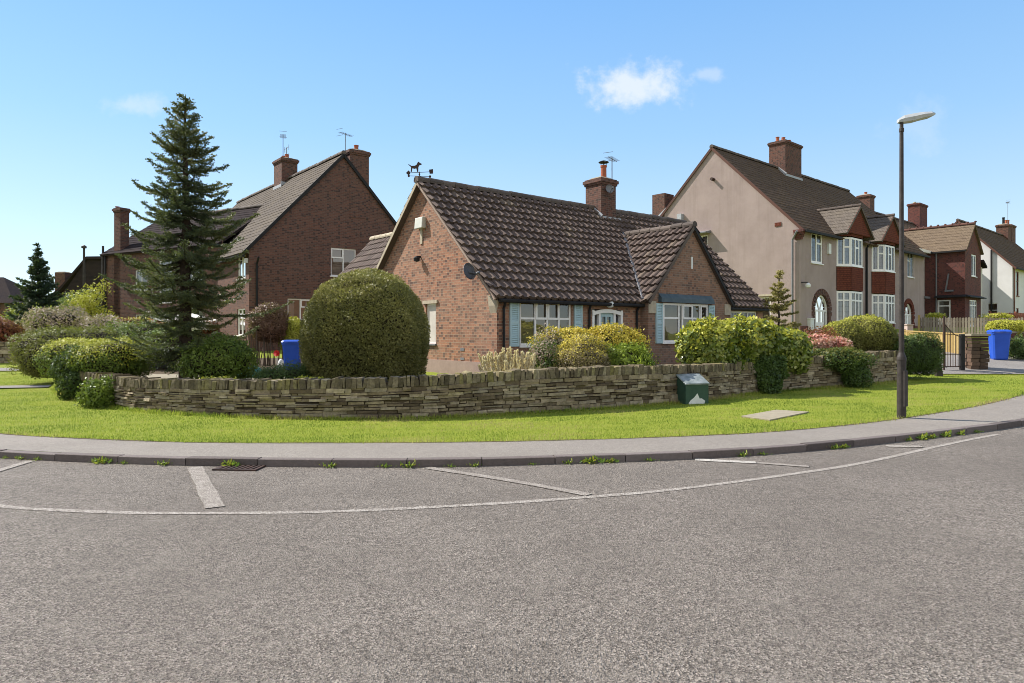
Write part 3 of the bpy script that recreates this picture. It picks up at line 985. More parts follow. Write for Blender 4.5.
# ------------------------------------------------------------------ building pieces
def window(root, W, a0, a1, z0, z1, cols, transom=None, inset=0.07, name='window', frame=UPVC, sill=True, d=0.0, curtain=0.0, fw=0.055, glazing=None, glass=GLASS, openers=(), label=None, sillmat=None, room=True):
    """frame with mullions and transoms, glass, sill, and curtains or a dim room behind.
    cols: inner mullion positions as fractions; transom: fraction(s) of height per light"""
    f = MB(); dd = d - inset
    f.wbox(W, a0, a1, dd - .06, dd, z0, z0 + fw); f.wbox(W, a0, a1, dd - .06, dd, z1 - fw, z1)
    f.wbox(W, a0, a0 + fw, dd - .06, dd - .001, z0 + fw, z1 - fw); f.wbox(W, a1 - fw, a1, dd - .06, dd - .001, z0 + fw, z1 - fw)
    edges = [0] + list(cols) + [1]
    wa = a1 - a0; hz = z1 - z0
    for c in cols:
        x = a0 + wa * c
        f.wbox(W, x - fw * .5, x + fw * .5, dd - .058, dd - .002, z0 + fw, z1 - fw)
    for i in range(len(edges) - 1):
        x0 = a0 + wa * edges[i] + fw * .5; x1 = a0 + wa * edges[i + 1] - fw * .5
        if i == 0: x0 = a0 + fw
        if i == len(edges) - 2: x1 = a1 - fw
        t = transom[i] if isinstance(transom, (list, tuple)) else transom
        if t:
            zt = z0 + hz * t
            f.wbox(W, x0, x1, dd - .056, dd - .003, zt - fw * .45, zt + fw * .45)
            if i in openers:   # proud opening top light
                for (p0, p1, q0, q1) in ((x0 - .02, x1 + .02, zt - .03, zt + .03), (x0 - .02, x1 + .02, z1 - fw - .03, z1 - fw + .02), (x0 - .02, x0 + .03, zt + .03, z1 - fw - .03), (x1 - .03, x1 + .02, zt + .03, z1 - fw - .03)):
                    f.wbox(W, p0, p1, dd + .001, dd + .022, q0, q1)
    o = f.build(name, frame, root)
    if label: o['label'] = label
    g = MB()
    g.face([W(a0 + fw * .5, dd - .03, z0 + fw * .5), W(a1 - fw * .5, dd - .03, z0 + fw * .5), W(a1 - fw * .5, dd - .03, z1 - fw * .5), W(a0 + fw * .5, dd - .03, z1 - fw * .5)])
    g.build('pane', glass, o)
    if glazing:
        l = MB()
        nx, nz = glazing
        for i in range(1, nx):
            x = a0 + wa * i / nx; l.wbox(W, x - .006, x + .006, dd - .034, dd - .024, z0 + fw, z1 - fw)
        for i in range(1, nz):
            z = z0 + hz * i / nz; l.wbox(W, a0 + fw, a1 - fw, dd - .033, dd - .025, z - .006, z + .006)
        l.build('leaded_bars', GREYPL, o)
    if sill:
        s = MB(); s.wbox(W, a0 - .05, a1 + .05, dd - .05, d + .06, z0 - .055, z0 - .002)
        s.build('sill', sillmat or frame, o, bevel=0.008)
    if room:
        r = MB(); bd = dd - 0.9
        A, B, C, D = W(a0 - .1, dd - .2, z0 - .1), W(a1 + .1, dd - .2, z0 - .1), W(a1 + .1, dd - .2, z1 + .1), W(a0 - .1, dd - .2, z1 + .1)
        E, F_, G_, H = W(a0 - .1, bd, z0 - .1), W(a1 + .1, bd, z0 - .1), W(a1 + .1, bd, z1 + .1), W(a0 - .1, bd, z1 + .1)
        for q in ((E, F_, G_, H), (A, B, F_, E), (D, C, G_, H), (A, E, H, D), (B, F_, G_, C)): r.face(q)
        r.build('room', ROOMDARK, o)
    if curtain:
        c = MB()
        for (s0, s1) in ((a0 + .02, a0 + wa * curtain), (a1 - wa * curtain, a1 - .02)):
            n = 14; pts = []
            for k in range(n + 1):
                x = s0 + (s1 - s0) * k / n; y = dd - .15 - .025 * math.sin(k * 1.9)
                pts.append((x, y))
            for k in range(n):
                c.face([W(*pts[k], z0), W(*pts[k + 1], z0), W(*pts[k + 1], z1), W(*pts[k], z1)], .5)
            c.build('curtain', CURT, o); c = MB()
    return o


def tile_slope(mb, P, A, S, N, L, H, gauge=0.33, tw=0.30, amp=0.032, lift=0.045, seed=1, wavy=True, jitter=0.004):
    """courses of profiled concrete tiles over a rectangle: A along the eave, S up the slope, N out of the roof"""
    r = np.random.default_rng(seed)
    P = Vector(P); A = Vector(A).normalized(); S = Vector(S).normalized(); N = Vector(N).normalized()
    nc = max(1, round(L / tw)); tw = L / nc
    nr = max(1, round(H / gauge)); gauge = H / nr
    prof = [(0.0, 0.0), (0.10, 0.55), (0.22, 1.0), (0.36, 0.85), (0.48, 0.25), (0.58, 0.0), (0.98, 0.0)] if wavy else [(0, 0), (.97, 0)]
    for i in range(nr):
        s0 = i * gauge - 0.03; s1 = (i + 1) * gauge
        for k in range(nc):
            b0 = r.normal(0, jitter); sj = r.normal(0, jitter)
            rr = r.random()
            vs = []
            for (f, h) in prof:
                a = (k + f) * tw
                hh = h * amp
                vs.append(P + A * a + S * (s0 + sj) + N * (hh + b0))               # bottom of the butt
                vs.append(P + A * a + S * (s0 + sj) + N * (hh + lift + b0))        # top of the butt
                vs.append(P + A * a + S * s1 + N * (hh + 0.008))
            m = len(prof); fs = []
            for j in range(m - 1):
                u, w = 3 * j, 3 * (j + 1)
                fs.append((u, w, w + 1, u + 1)); fs.append((u + 1, w + 1, w + 2, u + 2))
            mb.mesh(vs, fs, rr)


def ridge_tiles(mb, p, q, rad=0.12, seg_len=0.45, up=0.02, joints=0.012, lump=0.0):
    p = Vector(p); q = Vector(q); L = (q - p).length; d = (q - p) / L
    n = max(1, int(L / seg_len)); s = d.cross(Vector((0, 0, 1))).normalized(); t = s.cross(d)
    for i in range(n):
        a = p + d * (L * i / n + joints / 2); b = p + d * (L * (i + 1) / n - joints / 2)
        dz = random.gauss(0, .006)
        ring = []
        for (c, rad2) in ((a, rad * 1.06), (b, rad)):
            for k in range(9):
                th = math.radians(-20 + 220 * k / 8)
                ring.append(c + s * math.cos(th) * rad2 + t * (math.sin(th) * rad2 + up + dz))
        fs = [(k, k + 1, k + 10, k + 9) for k in range(8)] + [tuple(range(8, -1, -1)), tuple(range(9, 18))]
        mb.mesh(ring, fs)
        if lump:
            mb.lathe([(0.09, 0), (0.09, lump), (0.05, lump + .05)], a + Vector((0, 0, rad + up - .03)), 8)


def chimney(root, W, a0, a1, d0, d1, z0, z1, mat=BRICK_CHIM, pots=(), pot_mat=TERRA, pot_h=0.45, cap=True, cowl=False, flaunch=True, name='chimney', parent=None):
    c = MB()
    h = z1 - z0
    def b(e, za, zb):
        x = [W(a0 - e, d1 + e, za), W(a1 + e, d1 + e, za), W(a1 + e, d0 - e, za), W(a0 - e, d0 - e, za)]
        y = [Vector((q.x, q.y, zb)) for q in x]
        for i in range(4):
            c.face([x[i], x[(i + 1) % 4], y[(i + 1) % 4], y[i]], .5)
        c.face(y, .5); c.face(x[::-1], .5)
    b(0, z0, z1 - .24)
    if cap:
        b(.04, z1 - .24, z1 - .16); b(.08, z1 - .16, z1 - .05)
        b(.03, z1 - .05, z1)
    else: b(0, z1 - .24, z1)
    o = c.build(name, mat, parent or root)
    if flaunch:
        f = MB(); m = [W(a0 + .02, d1 - .02, z1), W(a1 - .02, d1 - .02, z1), W(a1 - .02, d0 + .02, z1), W(a0 + .02, d0 + .02, z1)]
        ca, cd_ = (a0 + a1) / 2, (d0 + d1) / 2
        t = [W(ca + (x - ca) * .6, cd_ + (y - cd_) * .6, z1 + .09) for x, y in ((a0, d1), (a1, d1), (a1, d0), (a0, d0))]
        f.hexa(m + t); f.build('flaunching', CONC, o)
    for (a, d) in pots:
        p = MB(); ph = pot_h * random.uniform(.85, 1.1)
        p.lathe([(.13, 0), (.135, ph * .1), (.11, ph * .2), (.105, ph * .85), (.125, ph * .87), (.125, ph), (.09, ph)], W(a, d, z1 + .05), 12)
        q = p.build('chimney_pot', pot_mat, o, smooth=False)
        if cowl:
            k = MB()
            for an in range(4):
                e = Vector((math.cos(an * 1.57) * .1, math.sin(an * 1.57) * .1, 0))
                k.tube([W(a, d, z1 + .05 + ph) + e, W(a, d, z1 + .17 + ph) + e], .012, 5)
            k.lathe([(.19, 0), (.2, .02), (.12, .06), (.02, .09)], W(a, d, z1 + .15 + ph), 14)
            k.build('cowl', BLACKPL, o)
    return o


def aerial(W, a, d, z, h, label, kind=0, lean=0.0):
    """television aerial on a mast; returns its root"""
    p = W(a, d, z)
    r = empty('tv_aerial', p, label, 'aerial')
    m = MB(); m.tube([p, p + Vector((lean * h, 0, h))], .018, 6); m.build('mast', GREYPL, r)
    t = p + Vector((lean * h, 0, h - .06)); y = MB()
    if kind == 0:
        dirv = W.A * .8 - W.N * .3; dirv.z = 0.0
        y.tube([t - dirv * .45, t + dirv * .55], .012, 5)
        sv = Vector((-dirv.y, dirv.x, 0)).normalized()
        for k in range(9):
            c = t + dirv * (-.4 + k * .11); w = .16
            y.tube([c - sv * w, c + sv * w], .007, 4)
        for k in (-1, 1): y.tube([t - dirv * .45 + Vector((0, 0, .16 * k)) - sv * .2, t - dirv * .45 + Vector((0, 0, .16 * k)) + sv * .2], .01, 4)
    else:
        y.tube([t - W.A * .35 + Vector((0, 0, .03)), t + W.A * .35], .014, 5)
        for k in (-1, 1):
            y.tube([t + W.A * .35 * k - Vector((0, 0, .16)), t + W.A * .35 * k + Vector((0, 0, .16))], .011, 5)
        y.tube([t - W.A * .3 - Vector((0, 0, .35)), t + W.A * .3 - Vector((0, 0, .33))], .012, 5)
    y.build('antenna_array', GREYPL, r)
    return r


def downpipe(root, pts, rad=0.035, mat=BLACKPL):
    m = MB(); m.tube(pts, rad, 8); return m.build('downpipe', mat, root)


def bargeboard(root, p, q, mat, w=0.16, t=0.035, off=Vector((0, 0, 0)), name='bargeboard'):
    m = MB(); m.bar(Vector(p) + off, Vector(q) + off, t, w); return m.build(name, mat, root)


# ================================================================== THE BUNGALOW
U = Vector((0.7795, 0.6264, 0)); V_ = Vector((-0.6264, 0.7795, 0))
C0 = (-0.40, 18.0)
FRONT = Wall(C0, U, -V_)              # a along the front, d outwards
GABLE = Wall(C0, V_, -U)              # a along the left gable
GZ, EZ, RZ = 0.42, 2.70, 6.25         # ground, eave, ridge
LEN, SPAN = 12.75, 7.5
bung = empty('bungalow', (C0[0], C0[1], GZ), 'warm brick bungalow with brown tiled roof and blue shutters, in the middle of the photo', 'house')

wl = MB()
front_win = (0.80, 2.72, 1.28, 2.52)
door_hole = (3.55, 4.88, GZ, 2.33)
side_win = (10.65, 12.35, 1.5, 2.42)
GA0, GA1, GD = 5.72, 10.12, 0.32      # front cross gable
add_wall(wl, FRONT, [(0, GZ - .2), (GA0, GZ - .2), (GA0, EZ), (0, EZ)], [front_win, (door_hole[0], door_hole[1], GZ - .1, door_hole[3])])
add_wall(wl, FRONT, [(GA1, GZ - .2), (LEN, GZ - .2), (LEN, EZ), (GA1, EZ)], [side_win])
gable_win = (2.98, 3.54, 1.30, 2.50); gable_win2 = (5.3, 6.2, 1.5, 2.36)
add_wall(wl, GABLE, [(0, GZ - .2), (SPAN, GZ - .2), (SPAN, EZ), (SPAN / 2, RZ - .03), (0, EZ)], [gable_win, gable_win2])
BACKW = Wall(C0, U, V_)
FARW = Wall((C0[0] + U.x * LEN, C0[1] + U.y * LEN), V_, U)
add_wall(wl, FARW, [(0, GZ - .2), (SPAN, GZ - .2), (SPAN, EZ), (SPAN / 2, RZ - .03), (0, EZ)])
add_wall(wl, FRONT, [(0, GZ - .2), (LEN, GZ - .2), (LEN, EZ), (0, EZ)], [], d=-SPAN)
wall_o = wl.build('wall', BRICK_LIT, bung)
# cross gable in the browner brick
cg = MB()
cgw = (6.42, 8.78, 1.32, 2.58)
amid = (GA0 + GA1) / 2
CRZ = 5.18
slope_c = (CRZ - EZ) / (GA1 - amid)
add_wall(cg, FRONT, [(GA0, GZ - .2), (GA1, GZ - .2), (GA1, EZ), (amid, CRZ - .04), (GA0, EZ)], [cgw], d=GD)
for (a) in (GA0, GA1): cg.face([FRONT(a, GD, GZ - .2), FRONT(a, 0, GZ - .2), FRONT(a, 0, EZ), FRONT(a, GD, EZ)], .5)
BRICK_BROWN = brick('brown_brick', (0.31, 0.155, 0.095), (0.22, 0.115, 0.075), (0.09, 0.055, 0.045), (0.3, 0.24, 0.185), big=0.35)
cg.build('cross_gable', BRICK_BROWN, bung)
# rendered plinth
pl = MB(); pl.wbox(GABLE, -.02, SPAN + .02, 0, .03, GZ - .2, .83); pl.wbox(FRONT, 0.01, GA0 - .01, 0, .03, GZ - .2, .72)
pl.build('plinth', plain('pinkish_plinth', (0.36, 0.26, 0.22), (0.28, 0.2, 0.17), 4, 0.9, 0.2, 40), bung)

# main roof
pitch = math.atan2(RZ - EZ, SPAN / 2)
up_f = (V_ * math.cos(pitch) + Vector((0, 0, math.sin(pitch))))
n_f = (-V_ * math.sin(pitch) + Vector((0, 0, math.cos(pitch))))
up_b = (-V_ * math.cos(pitch) + Vector((0, 0, math.sin(pitch))))
n_b = (V_ * math.sin(pitch) + Vector((0, 0, math.cos(pitch))))
OV, VG = 0.22, 0.21
H_SL = (SPAN / 2) / math.cos(pitch) + OV
rf = MB()
tile_slope(rf, FRONT(-VG, 0, EZ) - up_f * OV, U, up_f, n_f, LEN + 2 * VG, H_SL, 0.36, 0.27, amp=0.055, lift=0.09, seed=2)
tile_slope(rf, FRONT(LEN + VG, -SPAN, EZ) - up_b * OV, -U, up_b, n_b, LEN + 2 * VG, H_SL, 0.345, 0.30, seed=3, wavy=False)
# solid deck under the tiles
for (s, n, o, d0) in ((up_f, n_f, FRONT(-VG + .02, 0, EZ) - up_f * OV, 1), (up_b, n_b, FRONT(-VG + .02, -SPAN, EZ) - up_b * OV, 1)):
    e = U * (LEN + 2 * VG - .04)
    lo = -n * .09
    rf.hexa([o + lo, o + e + lo, o + e + s * H_SL + lo, o + s * H_SL + lo, o - n * .005, o + e - n * .005, o + e + s * H_SL - n * .005, o + s * H_SL - n * .005], .3)
roof = rf.build('roof', TILE_BROWN, bung)
rm = MB(); ridge_tiles(rm, FRONT(-VG - .02, -SPAN / 2, RZ + .0), FRONT(LEN + VG, -SPAN / 2, RZ + .0), .13)
rm.build('ridge_tiles', RIDGE, roof)
# cream verge strips, moulded corbels at the eave corner
for (W_, sg) in ((GABLE, 1),):
    for (aa, bb) in ((0 - OV * math.cos(pitch), SPAN / 2), (SPAN + OV * math.cos(pitch), SPAN / 2)):
        m = MB()
        p = W_(aa, VG - .03, EZ - OV * math.sin(pitch) - .05); q = W_(bb, VG - .03, RZ - .05)
        m.bar(p, q, .05, .065 if aa < 1 else .10, up=n_f)
        m.build('verge_strip', plain('verge_mortar', (.36, .27, .21), (.26, .19, .15), 9, .9, .3, 50) if aa < 1 else STONE_TRIM, roof)
for (aa, bb) in ((0 - OV * math.cos(pitch), SPAN / 2),):
    m = MB(); m.bar(FARW(aa, VG - .03, EZ - OV * math.sin(pitch) - .05), FARW(bb, VG - .03, RZ - .05), .05, .1, up=n_f); m.build('verge_strip', STONE_TRIM, roof)
cb = MB()
cb.hexa([GABLE(.02, .0, 2.15), GABLE(.02, .05, 2.35), GABLE(.30, .05, 2.35), GABLE(.30, .0, 2.15), GABLE(-.13, .0, EZ - .14), GABLE(-.13, .07, EZ - .14), GABLE(.32, .07, 2.62), GABLE(.32, .0, 2.62)])
cb.build('corbel', STONE_TRIM, bung)
cb = MB()
cb.wbox(FRONT, GA0 + .002, GA0 + .34, GD - .1, GD + .035, 2.24, 2.62); cb.build('padstone', STONE_TRIM, bung)
cb = MB(); cb.wbox(FRONT, GA1 - .34, GA1 - .002, GD - .1, GD + .035, 2.24, 2.62)
cb.build('padstone', STONE_TRIM, bung)

# cross gable roof
pc = math.atan(slope_c)
RD = 3.4
for k, (sg, a_e) in enumerate(((1, GA0), (-1, GA1))):
    s = U * sg * math.cos(pc) + Vector((0, 0, math.sin(pc)))
    n = -U * sg * math.sin(pc) + Vector((0, 0, math.cos(pc)))
    Hc = (GA1 - amid) / math.cos(pc) + .12
    m = MB()
    if sg == 1: P0_ = FRONT(a_e, GD + .12, EZ) - s * .12; A_ = V_
    else: P0_ = FRONT(a_e, GD + .12, EZ) - s * .12; A_ = V_
    tile_slope(m, P0_, A_, s, n, RD + GD + .12, Hc, 0.36, 0.27, amp=0.055, lift=0.09, seed=4 + k)
    e = A_ * (RD + GD + .1); o = P0_ + A_ * .02
    m.hexa([o - n * .09, o + e - n * .09, o + e + s * Hc - n * .09, o + s * Hc - n * .09, o - n * .005, o + e - n * .005, o + e + s * Hc - n * .005, o + s * Hc - n * .005], .3)
    cr = m.build('cross_roof', TILE_BROWN, bung)
    b = MB(); b.bar(FRONT(a_e, GD + .1, EZ - .05) - s * .12, FRONT(amid, GD + .1, CRZ - .05), .045, .1, up=n)
    b.build('bargeboard', BLACKPL if sg == -1 else RIDGE, cr)
    if sg == 1:
        rm = MB(); ridge_tiles(rm, FRONT(amid, GD + .14, CRZ), FRONT(amid, -2.75, CRZ), .12); rm.build('ridge_tiles', RIDGE, cr)
# lead valley between main roof and cross roof
va = MB()
va.bar(FRONT(GA0 - .10, .20, EZ - .02), FRONT(amid - .08, -2.62, CRZ + .08), .10, .05, up=n_f)
va.build('valley', GREYPL, roof)
# slit vent above window
sv = MB(); sv.wbox(FRONT, amid - .04, amid + .04, GD, GD + .02, 3.75, 4.15); sv.build('slit_vent', WHITEPL, bung)
# lead canopy over the bay window, timber lintel
ln = MB(); ln.hexa([FRONT(cgw[0] - .22, GD + .14, 2.60), FRONT(cgw[1] + .25, GD + .14, 2.60), FRONT(cgw[1] + .25, GD, 2.60), FRONT(cgw[0] - .22, GD, 2.60),
                    FRONT(cgw[0] - .2, GD + .12, 2.74), FRONT(cgw[1] + .23, GD + .12, 2.74), FRONT(cgw[1] + .23, GD, 2.88), FRONT(cgw[0] - .2, GD, 2.88)])
ln.build('window_canopy', BLUEGREY, bung)

# windows
w1 = window(bung, FRONT, *front_win, cols=(.30, .53, .76), transom=.60, inset=.04, curtain=.0, openers=(1, 2), sill=True, fw=.06)
hd = MB(); hd.wbox(FRONT, front_win[0] - .04, front_win[1] + .04, -.02, .05, front_win[3], front_win[3] + .08); hd.build('window_head', CREAMWOOD, w1)
w2 = window(bung, FRONT, cgw[0], cgw[1], cgw[2], cgw[3], cols=(.34, .42, .64, .82), transom=[.62, None, .62, .62, .62], inset=-.02, d=GD, openers=(2, 4), fw=.065)
window(bung, FRONT, *side_win, cols=(.34, .66), transom=None, inset=.03, glazing=(9, 3), fw=.07)
hd = MB(); hd.wbox(FRONT, side_win[0] - .1, side_win[1] + .1, -.02, .06, side_win[3] + .01, side_win[3] + .16); hd.build('window_head', STONE_TRIM, bung)
# gable window with closed blind, stone lintel
gw = window(bung, GABLE, *gable_win, cols=(), inset=.05, fw=.05, sillmat=GREYPL)
bl = MB(); bl.wbox(GABLE, gable_win[0] + .03, gable_win[1] - .03, -.075, -.06, gable_win[2] + .04, gable_win[3] - .03); bl.build('blind', CURT, gw)
li = MB(); li.wbox(GABLE, gable_win[0] - .12, gable_win[1] + .12, -.02, .05, gable_win[3] + .002, gable_win[3] + .10); li.build('lintel', STONE_TRIM, bung)
window(bung, GABLE, *gable_win2, cols=(.5,), inset=.05, fw=.05)


def shutter(W, a0, a1, z0, z1, d):
    m = MB()
    m.wbox(W, a0, a0 + .05, d, d + .045, z0, z1); m.wbox(W, a1 - .05, a1, d, d + .045, z0, z1)
    for z in (z0, (z0 + z1) / 2 - .03, z1 - .06): m.wbox(W, a0 + .05, a1 - .05, d, d + .042, z, z + .06)
    n = int((z1 - z0) / .055)
    for k in range(n):
        z = z0 + .06 + (z1 - z0 - .12) * k / n
        m.hexa([W(a0 + .05, d + .035, z), W(a1 - .05, d + .035, z), W(a1 - .05, d + .012, z + .05), W(a0 + .05, d + .012, z + .05),
                W(a0 + .05, d + .04, z + .008), W(a1 - .05, d + .04, z + .008), W(a1 - .05, d + .018, z + .055), W(a0 + .05, d + .018, z + .055)])
    m.wbox(W, a0 + .04, a1 - .04, d + .002, d + .01, z0 + .02, z1 - .02)
    return m.build('shutter', SHUT, bung)


shutter(FRONT, .42, .74, front_win[2] - .02, front_win[3] + .02, .0)
shutter(FRONT, 2.80, 3.12, front_win[2] - .02, front_win[3] + .02, .0)
shutter(FRONT, cgw[0] - .36, cgw[0] - .04, cgw[2] - .03, cgw[3] - .02, GD)
shutter(FRONT, cgw[1] + .06, cgw[1] + .38, cgw[2] - .03, cgw[3] - .02, GD)

# front door under an arched white surround with side lights
dr = MB()
D0, D1, DZ = door_hole[0], door_hole[1], door_hole[3]
dr.wbox(FRONT, D0, D0 + .09, -.14, .02, GZ, DZ - .02); dr.wbox(FRONT, D1 - .09, D1, -.14, .02, GZ, DZ - .02)
for k in range(8):      # shallow arched head
    t0, t1 = k / 8, (k + 1) / 8
    z0_, z1_ = [DZ - .12 + .10 * (1 - (2 * t - 1) ** 2) for t in (t0, t1)]
    a_, b_ = D0 + (D1 - D0) * t0, D0 + (D1 - D0) * t1
    dr.hexa([FRONT(a_, .03, z0_ - .08), FRONT(b_, .03, z1_ - .08), FRONT(b_, -.14, z1_ - .08), FRONT(a_, -.14, z0_ - .08), FRONT(a_, .03, z0_ + .03), FRONT(b_, .03, z1_ + .03), FRONT(b_, -.14, z1_ + .03), FRONT(a_, -.14, z0_ + .03)])
dr.wbox(FRONT, D0 + .30, D0 + .37, -.14, 0, GZ, DZ - .08); dr.wbox(FRONT, D1 - .37, D1 - .30, -.14, 0, GZ, DZ - .08)
door = dr.build('door', UPVC, bung)
dl = MB(); x0, x1 = D0 + .37, D1 - .37
for (p0, p1, q0, q1) in ((x0, x1, GZ, 1.25), (x0, x0 + .1, 1.25, DZ - .22), (x1 - .1, x1, 1.25, DZ - .22), (x0, x1, DZ - .22, DZ - .09), ((x0 + x1) / 2 - .03, (x0 + x1) / 2 + .03, 1.25, DZ - .22)):
    dl.wbox(FRONT, p0, p1, -.11, -.05, q0, q1)
dl.build('door_leaf', SHUT, door)
gl = MB(); gl.face([FRONT(D0 + .05, -.09, GZ + .05), FRONT(D1 - .05, -.09, GZ + .05), FRONT(D1 - .05, -.09, DZ - .1), FRONT(D0 + .05, -.09, DZ - .1)]); gl.build('pane', GLASS, door)
hb = MB(); hb.wbox(FRONT, D0, D1, -1.6, -1.5, GZ, DZ); hb.build('hallway', ROOMDARK, door)
lp = MB(); lp.lathe([(.02, -.1), (.10, -.06), (.12, .02), (.09, .1), (.03, .12)], FRONT(4.2, .12, 2.47), 12); lp.wbox(FRONT, 4.16, 4.24, 0, .08, 2.44, 2.5)
lp.build('porch_light', WHITEPL, bung, smooth=True)
nb = MB(); nb.wbox(FRONT, 5.22, 5.34, 0, .03, 1.62, 1.78); nb.build('key_box', WHITEPL, bung)

# gutters and pipes
gt = MB()
g0 = FRONT(-.05, .0, EZ) - up_f * OV - n_f * .03
for (a0_, a1_) in ((-.05, GA0 - .05), (GA1 + .05, LEN + .1)):
    b0 = FRONT(a0_, 0, EZ) - up_f * (OV + .03) - Vector((0, 0, .05)); b1 = FRONT(a1_, 0, EZ) - up_f * (OV + .03) - Vector((0, 0, .05))
    gt.tube([b0, b1], .055, 8)
    gt.wbox(FRONT, a0_, a1_, .03, .13, EZ - .20, EZ - .12)
    gt.build('gutter', BLACKPL, bung); gt = MB()
p = FRONT(.16, .16, 0)
downpipe(bung, [Vector((p.x, p.y, EZ - .2)), FRONT(.16, .16, EZ - .26), FRONT(.2, .05, EZ - .42), FRONT(.2, .05, GZ)])
p = FRONT(3.4, .05, 0); downpipe(bung, [FRONT(3.4, .12, EZ - .2), FRONT(3.4, .05, EZ - .4), FRONT(3.4, .05, GZ)])
p = FRONT(5.3, .05, 0); downpipe(bung, [FRONT(5.55, .12, EZ - .2), FRONT(5.5, .05, EZ - .4), FRONT(5.5, .05, GZ)])

# gable fittings
al = MB()
q = (3.75, 4.98)
al.hexa([GABLE(q[0] - .22, 0.16, q[1] - .17), GABLE(q[0] + .22, .16, q[1] - .17), GABLE(q[0] + .22, 0, q[1] - .17), GABLE(q[0] - .22, 0, q[1] - .17),
         GABLE(q[0] - .22, 0.13, q[1] + .17), GABLE(q[0] + .22, .13, q[1] + .17), GABLE(q[0] + .22, 0, q[1] + .17), GABLE(q[0] - .22, 0, q[1] + .17)])
al.build('alarm_box', plain('grey_white_plastic', (.62, .6, .52), (.5, .5, .44), 4, .5), bung, bevel=.02)
fl = MB(); fl.lathe([(.02, -.12), (.09, -.1), (.10, 0), (.05, .05)], GABLE(3.85, .14, 3.92), 10); fl.tube([GABLE(3.85, 0, 3.96), GABLE(3.85, .12, 3.96)], .03, 6)
fl.build('floodlight', BLACKPL, bung)
ve = MB(); ve.wbox(GABLE, 3.72, 3.84, 0, .03, 4.35, 4.82); ve.build('conduit', STONE_TRIM, bung)
ve = MB(); ve.wbox(GABLE, 1.5, 1.68, 0, .012, 1.12, 1.2); ve.build('air_vent', GREYPL, bung)
ve = MB(); ve.wbox(GABLE, 1.5, 1.68, 0, .012, .86, .93); ve.build('air_vent', GREYPL, bung)


def dish(root, c, face, r, arm_to, mat=BLACKPL, name='satellite_dish'):
    """shallow round dish facing a direction, with its arm"""
    c = Vector(c); f = Vector(face).normalized(); s = f.cross(Vector((0, 0, 1))).normalized(); t = s.cross(f)
    m = MB(); rings = []
    for k, (rr, dd) in enumerate(((.02, -.05), (.4, -.045), (.75, -.02), (1.0, .03), (1.0, .045), (.75, 0.0), (.4, -.02), (.02, -.03))):
        rings.append([c + (s * math.cos(a) * .92 + t * math.sin(a)) * rr * r + f * dd for a in [2 * math.pi * i / 20 for i in range(20)]])
    m.tube_rings(rings)
    m.tube([c - f * .05, arm_to], .025, 6)
    m.tube([c - t * r * .9, c - t * r * .6 + f * .38], .014, 5)
    e = c - t * r * .6 + f * .38
    m.tube([e, e - f * .1], .035, 8)
    return m.build(name, mat, root)


dish(bung, GABLE(.72, .40, 3.27), (0.72, -0.66, 0.25), .235, GABLE(.55, .0, 3.2), plain('dark_dish_grey', (.10, .10, .11), (.07, .07, .08), 5, .5))

# chimney of the bungalow
CH = Wall(FRONT(7.87, -SPAN / 2, 0), U, -V_)
chm = chimney(bung, CH, -.44, .36, -.40, .40, RZ - .75, 7.38, pots=((.12, 0),), pot_h=.55, cowl=True)
fls = MB(); fls.bar(CH(-.55, .47, RZ - .42), CH(.55, .47, RZ - .42), .06, .2); fls.bar(CH(-.5, -.1, RZ + .1), CH(-.5, .5, RZ - .35), .05, .16); fls.build('flashing', LEADF, chm)
dish(chm, CH(-.15, .55, 6.95), (0.2, -.95, .25), .17, CH(-.1, .4, 6.9), GREYPL)
aerial(CH, .42, .15, 6.7, 1.6, 'thin television aerial mast strapped to the bungalow chimney', 0, .0)

# weather vane with a dog on the gable apex
wv = empty('weather_vane', GABLE(SPAN / 2, .10, RZ - .06), 'black weather vane with a dog figure on the bungalow gable apex', 'weather vane')
b0 = GABLE(SPAN / 2, .10, RZ - .06)
m = MB(); m.tube([b0 - Vector((0, 0, .3)), b0 + Vector((0, 0, .42))], .022, 8); m.lathe([(.02, 0), (.045, .03), (.02, .06)], b0 + Vector((0, 0, .30)), 8); m.build('spindle', IRON, wv)
m = MB()
for dv in (Vector((1, .15, 0)), Vector((-.15, 1, 0))):
    dv.normalize(); m.tube([b0 + dv * -.46 + Vector((0, 0, .26)), b0 + dv * .46 + Vector((0, 0, .26))], .010, 5)
    for s in (-1, 1): m.tube_rings([[b0 + dv * s * (.46 + .0) + Vector((0, 0, .26)) + (Vector((0, 0, 1)) * math.sin(a) + dv * math.cos(a)) * .05 + dv.cross(Vector((0, 0, 1))) * e for a in [k * math.pi / 4 for k in range(8)]] for e in (-.012, .012)])
m.build('compass_arms', IRON, wv)
ax = Vector((.94, -.2, .0)).normalized(); sd = ax.cross(Vector((0, 0, 1)))
m = MB(); zt = Vector((0, 0, .40))
m.tube([b0 + zt - ax * .56, b0 + zt + ax * .52], .011, 5)
def plate(pts, th=.012):
    n = len(pts); P = [b0 + zt + ax * x + Vector((0, 0, y)) for x, y in pts]
    m.mesh([p - sd * th for p in P] + [p + sd * th for p in P], [tuple(range(n)), tuple(range(2 * n - 1, n - 1, -1))] + [(i, (i + 1) % n, n + (i + 1) % n, n + i) for i in range(n)])
plate([(-.62, .0), (-.5, .09), (-.43, .03), (-.43, -.03), (-.5, -.09)]); plate([(.44, .08), (.62, .09), (.62, -.07), (.47, -.07)])
m.build('arrow', IRON, wv)
m = MB()
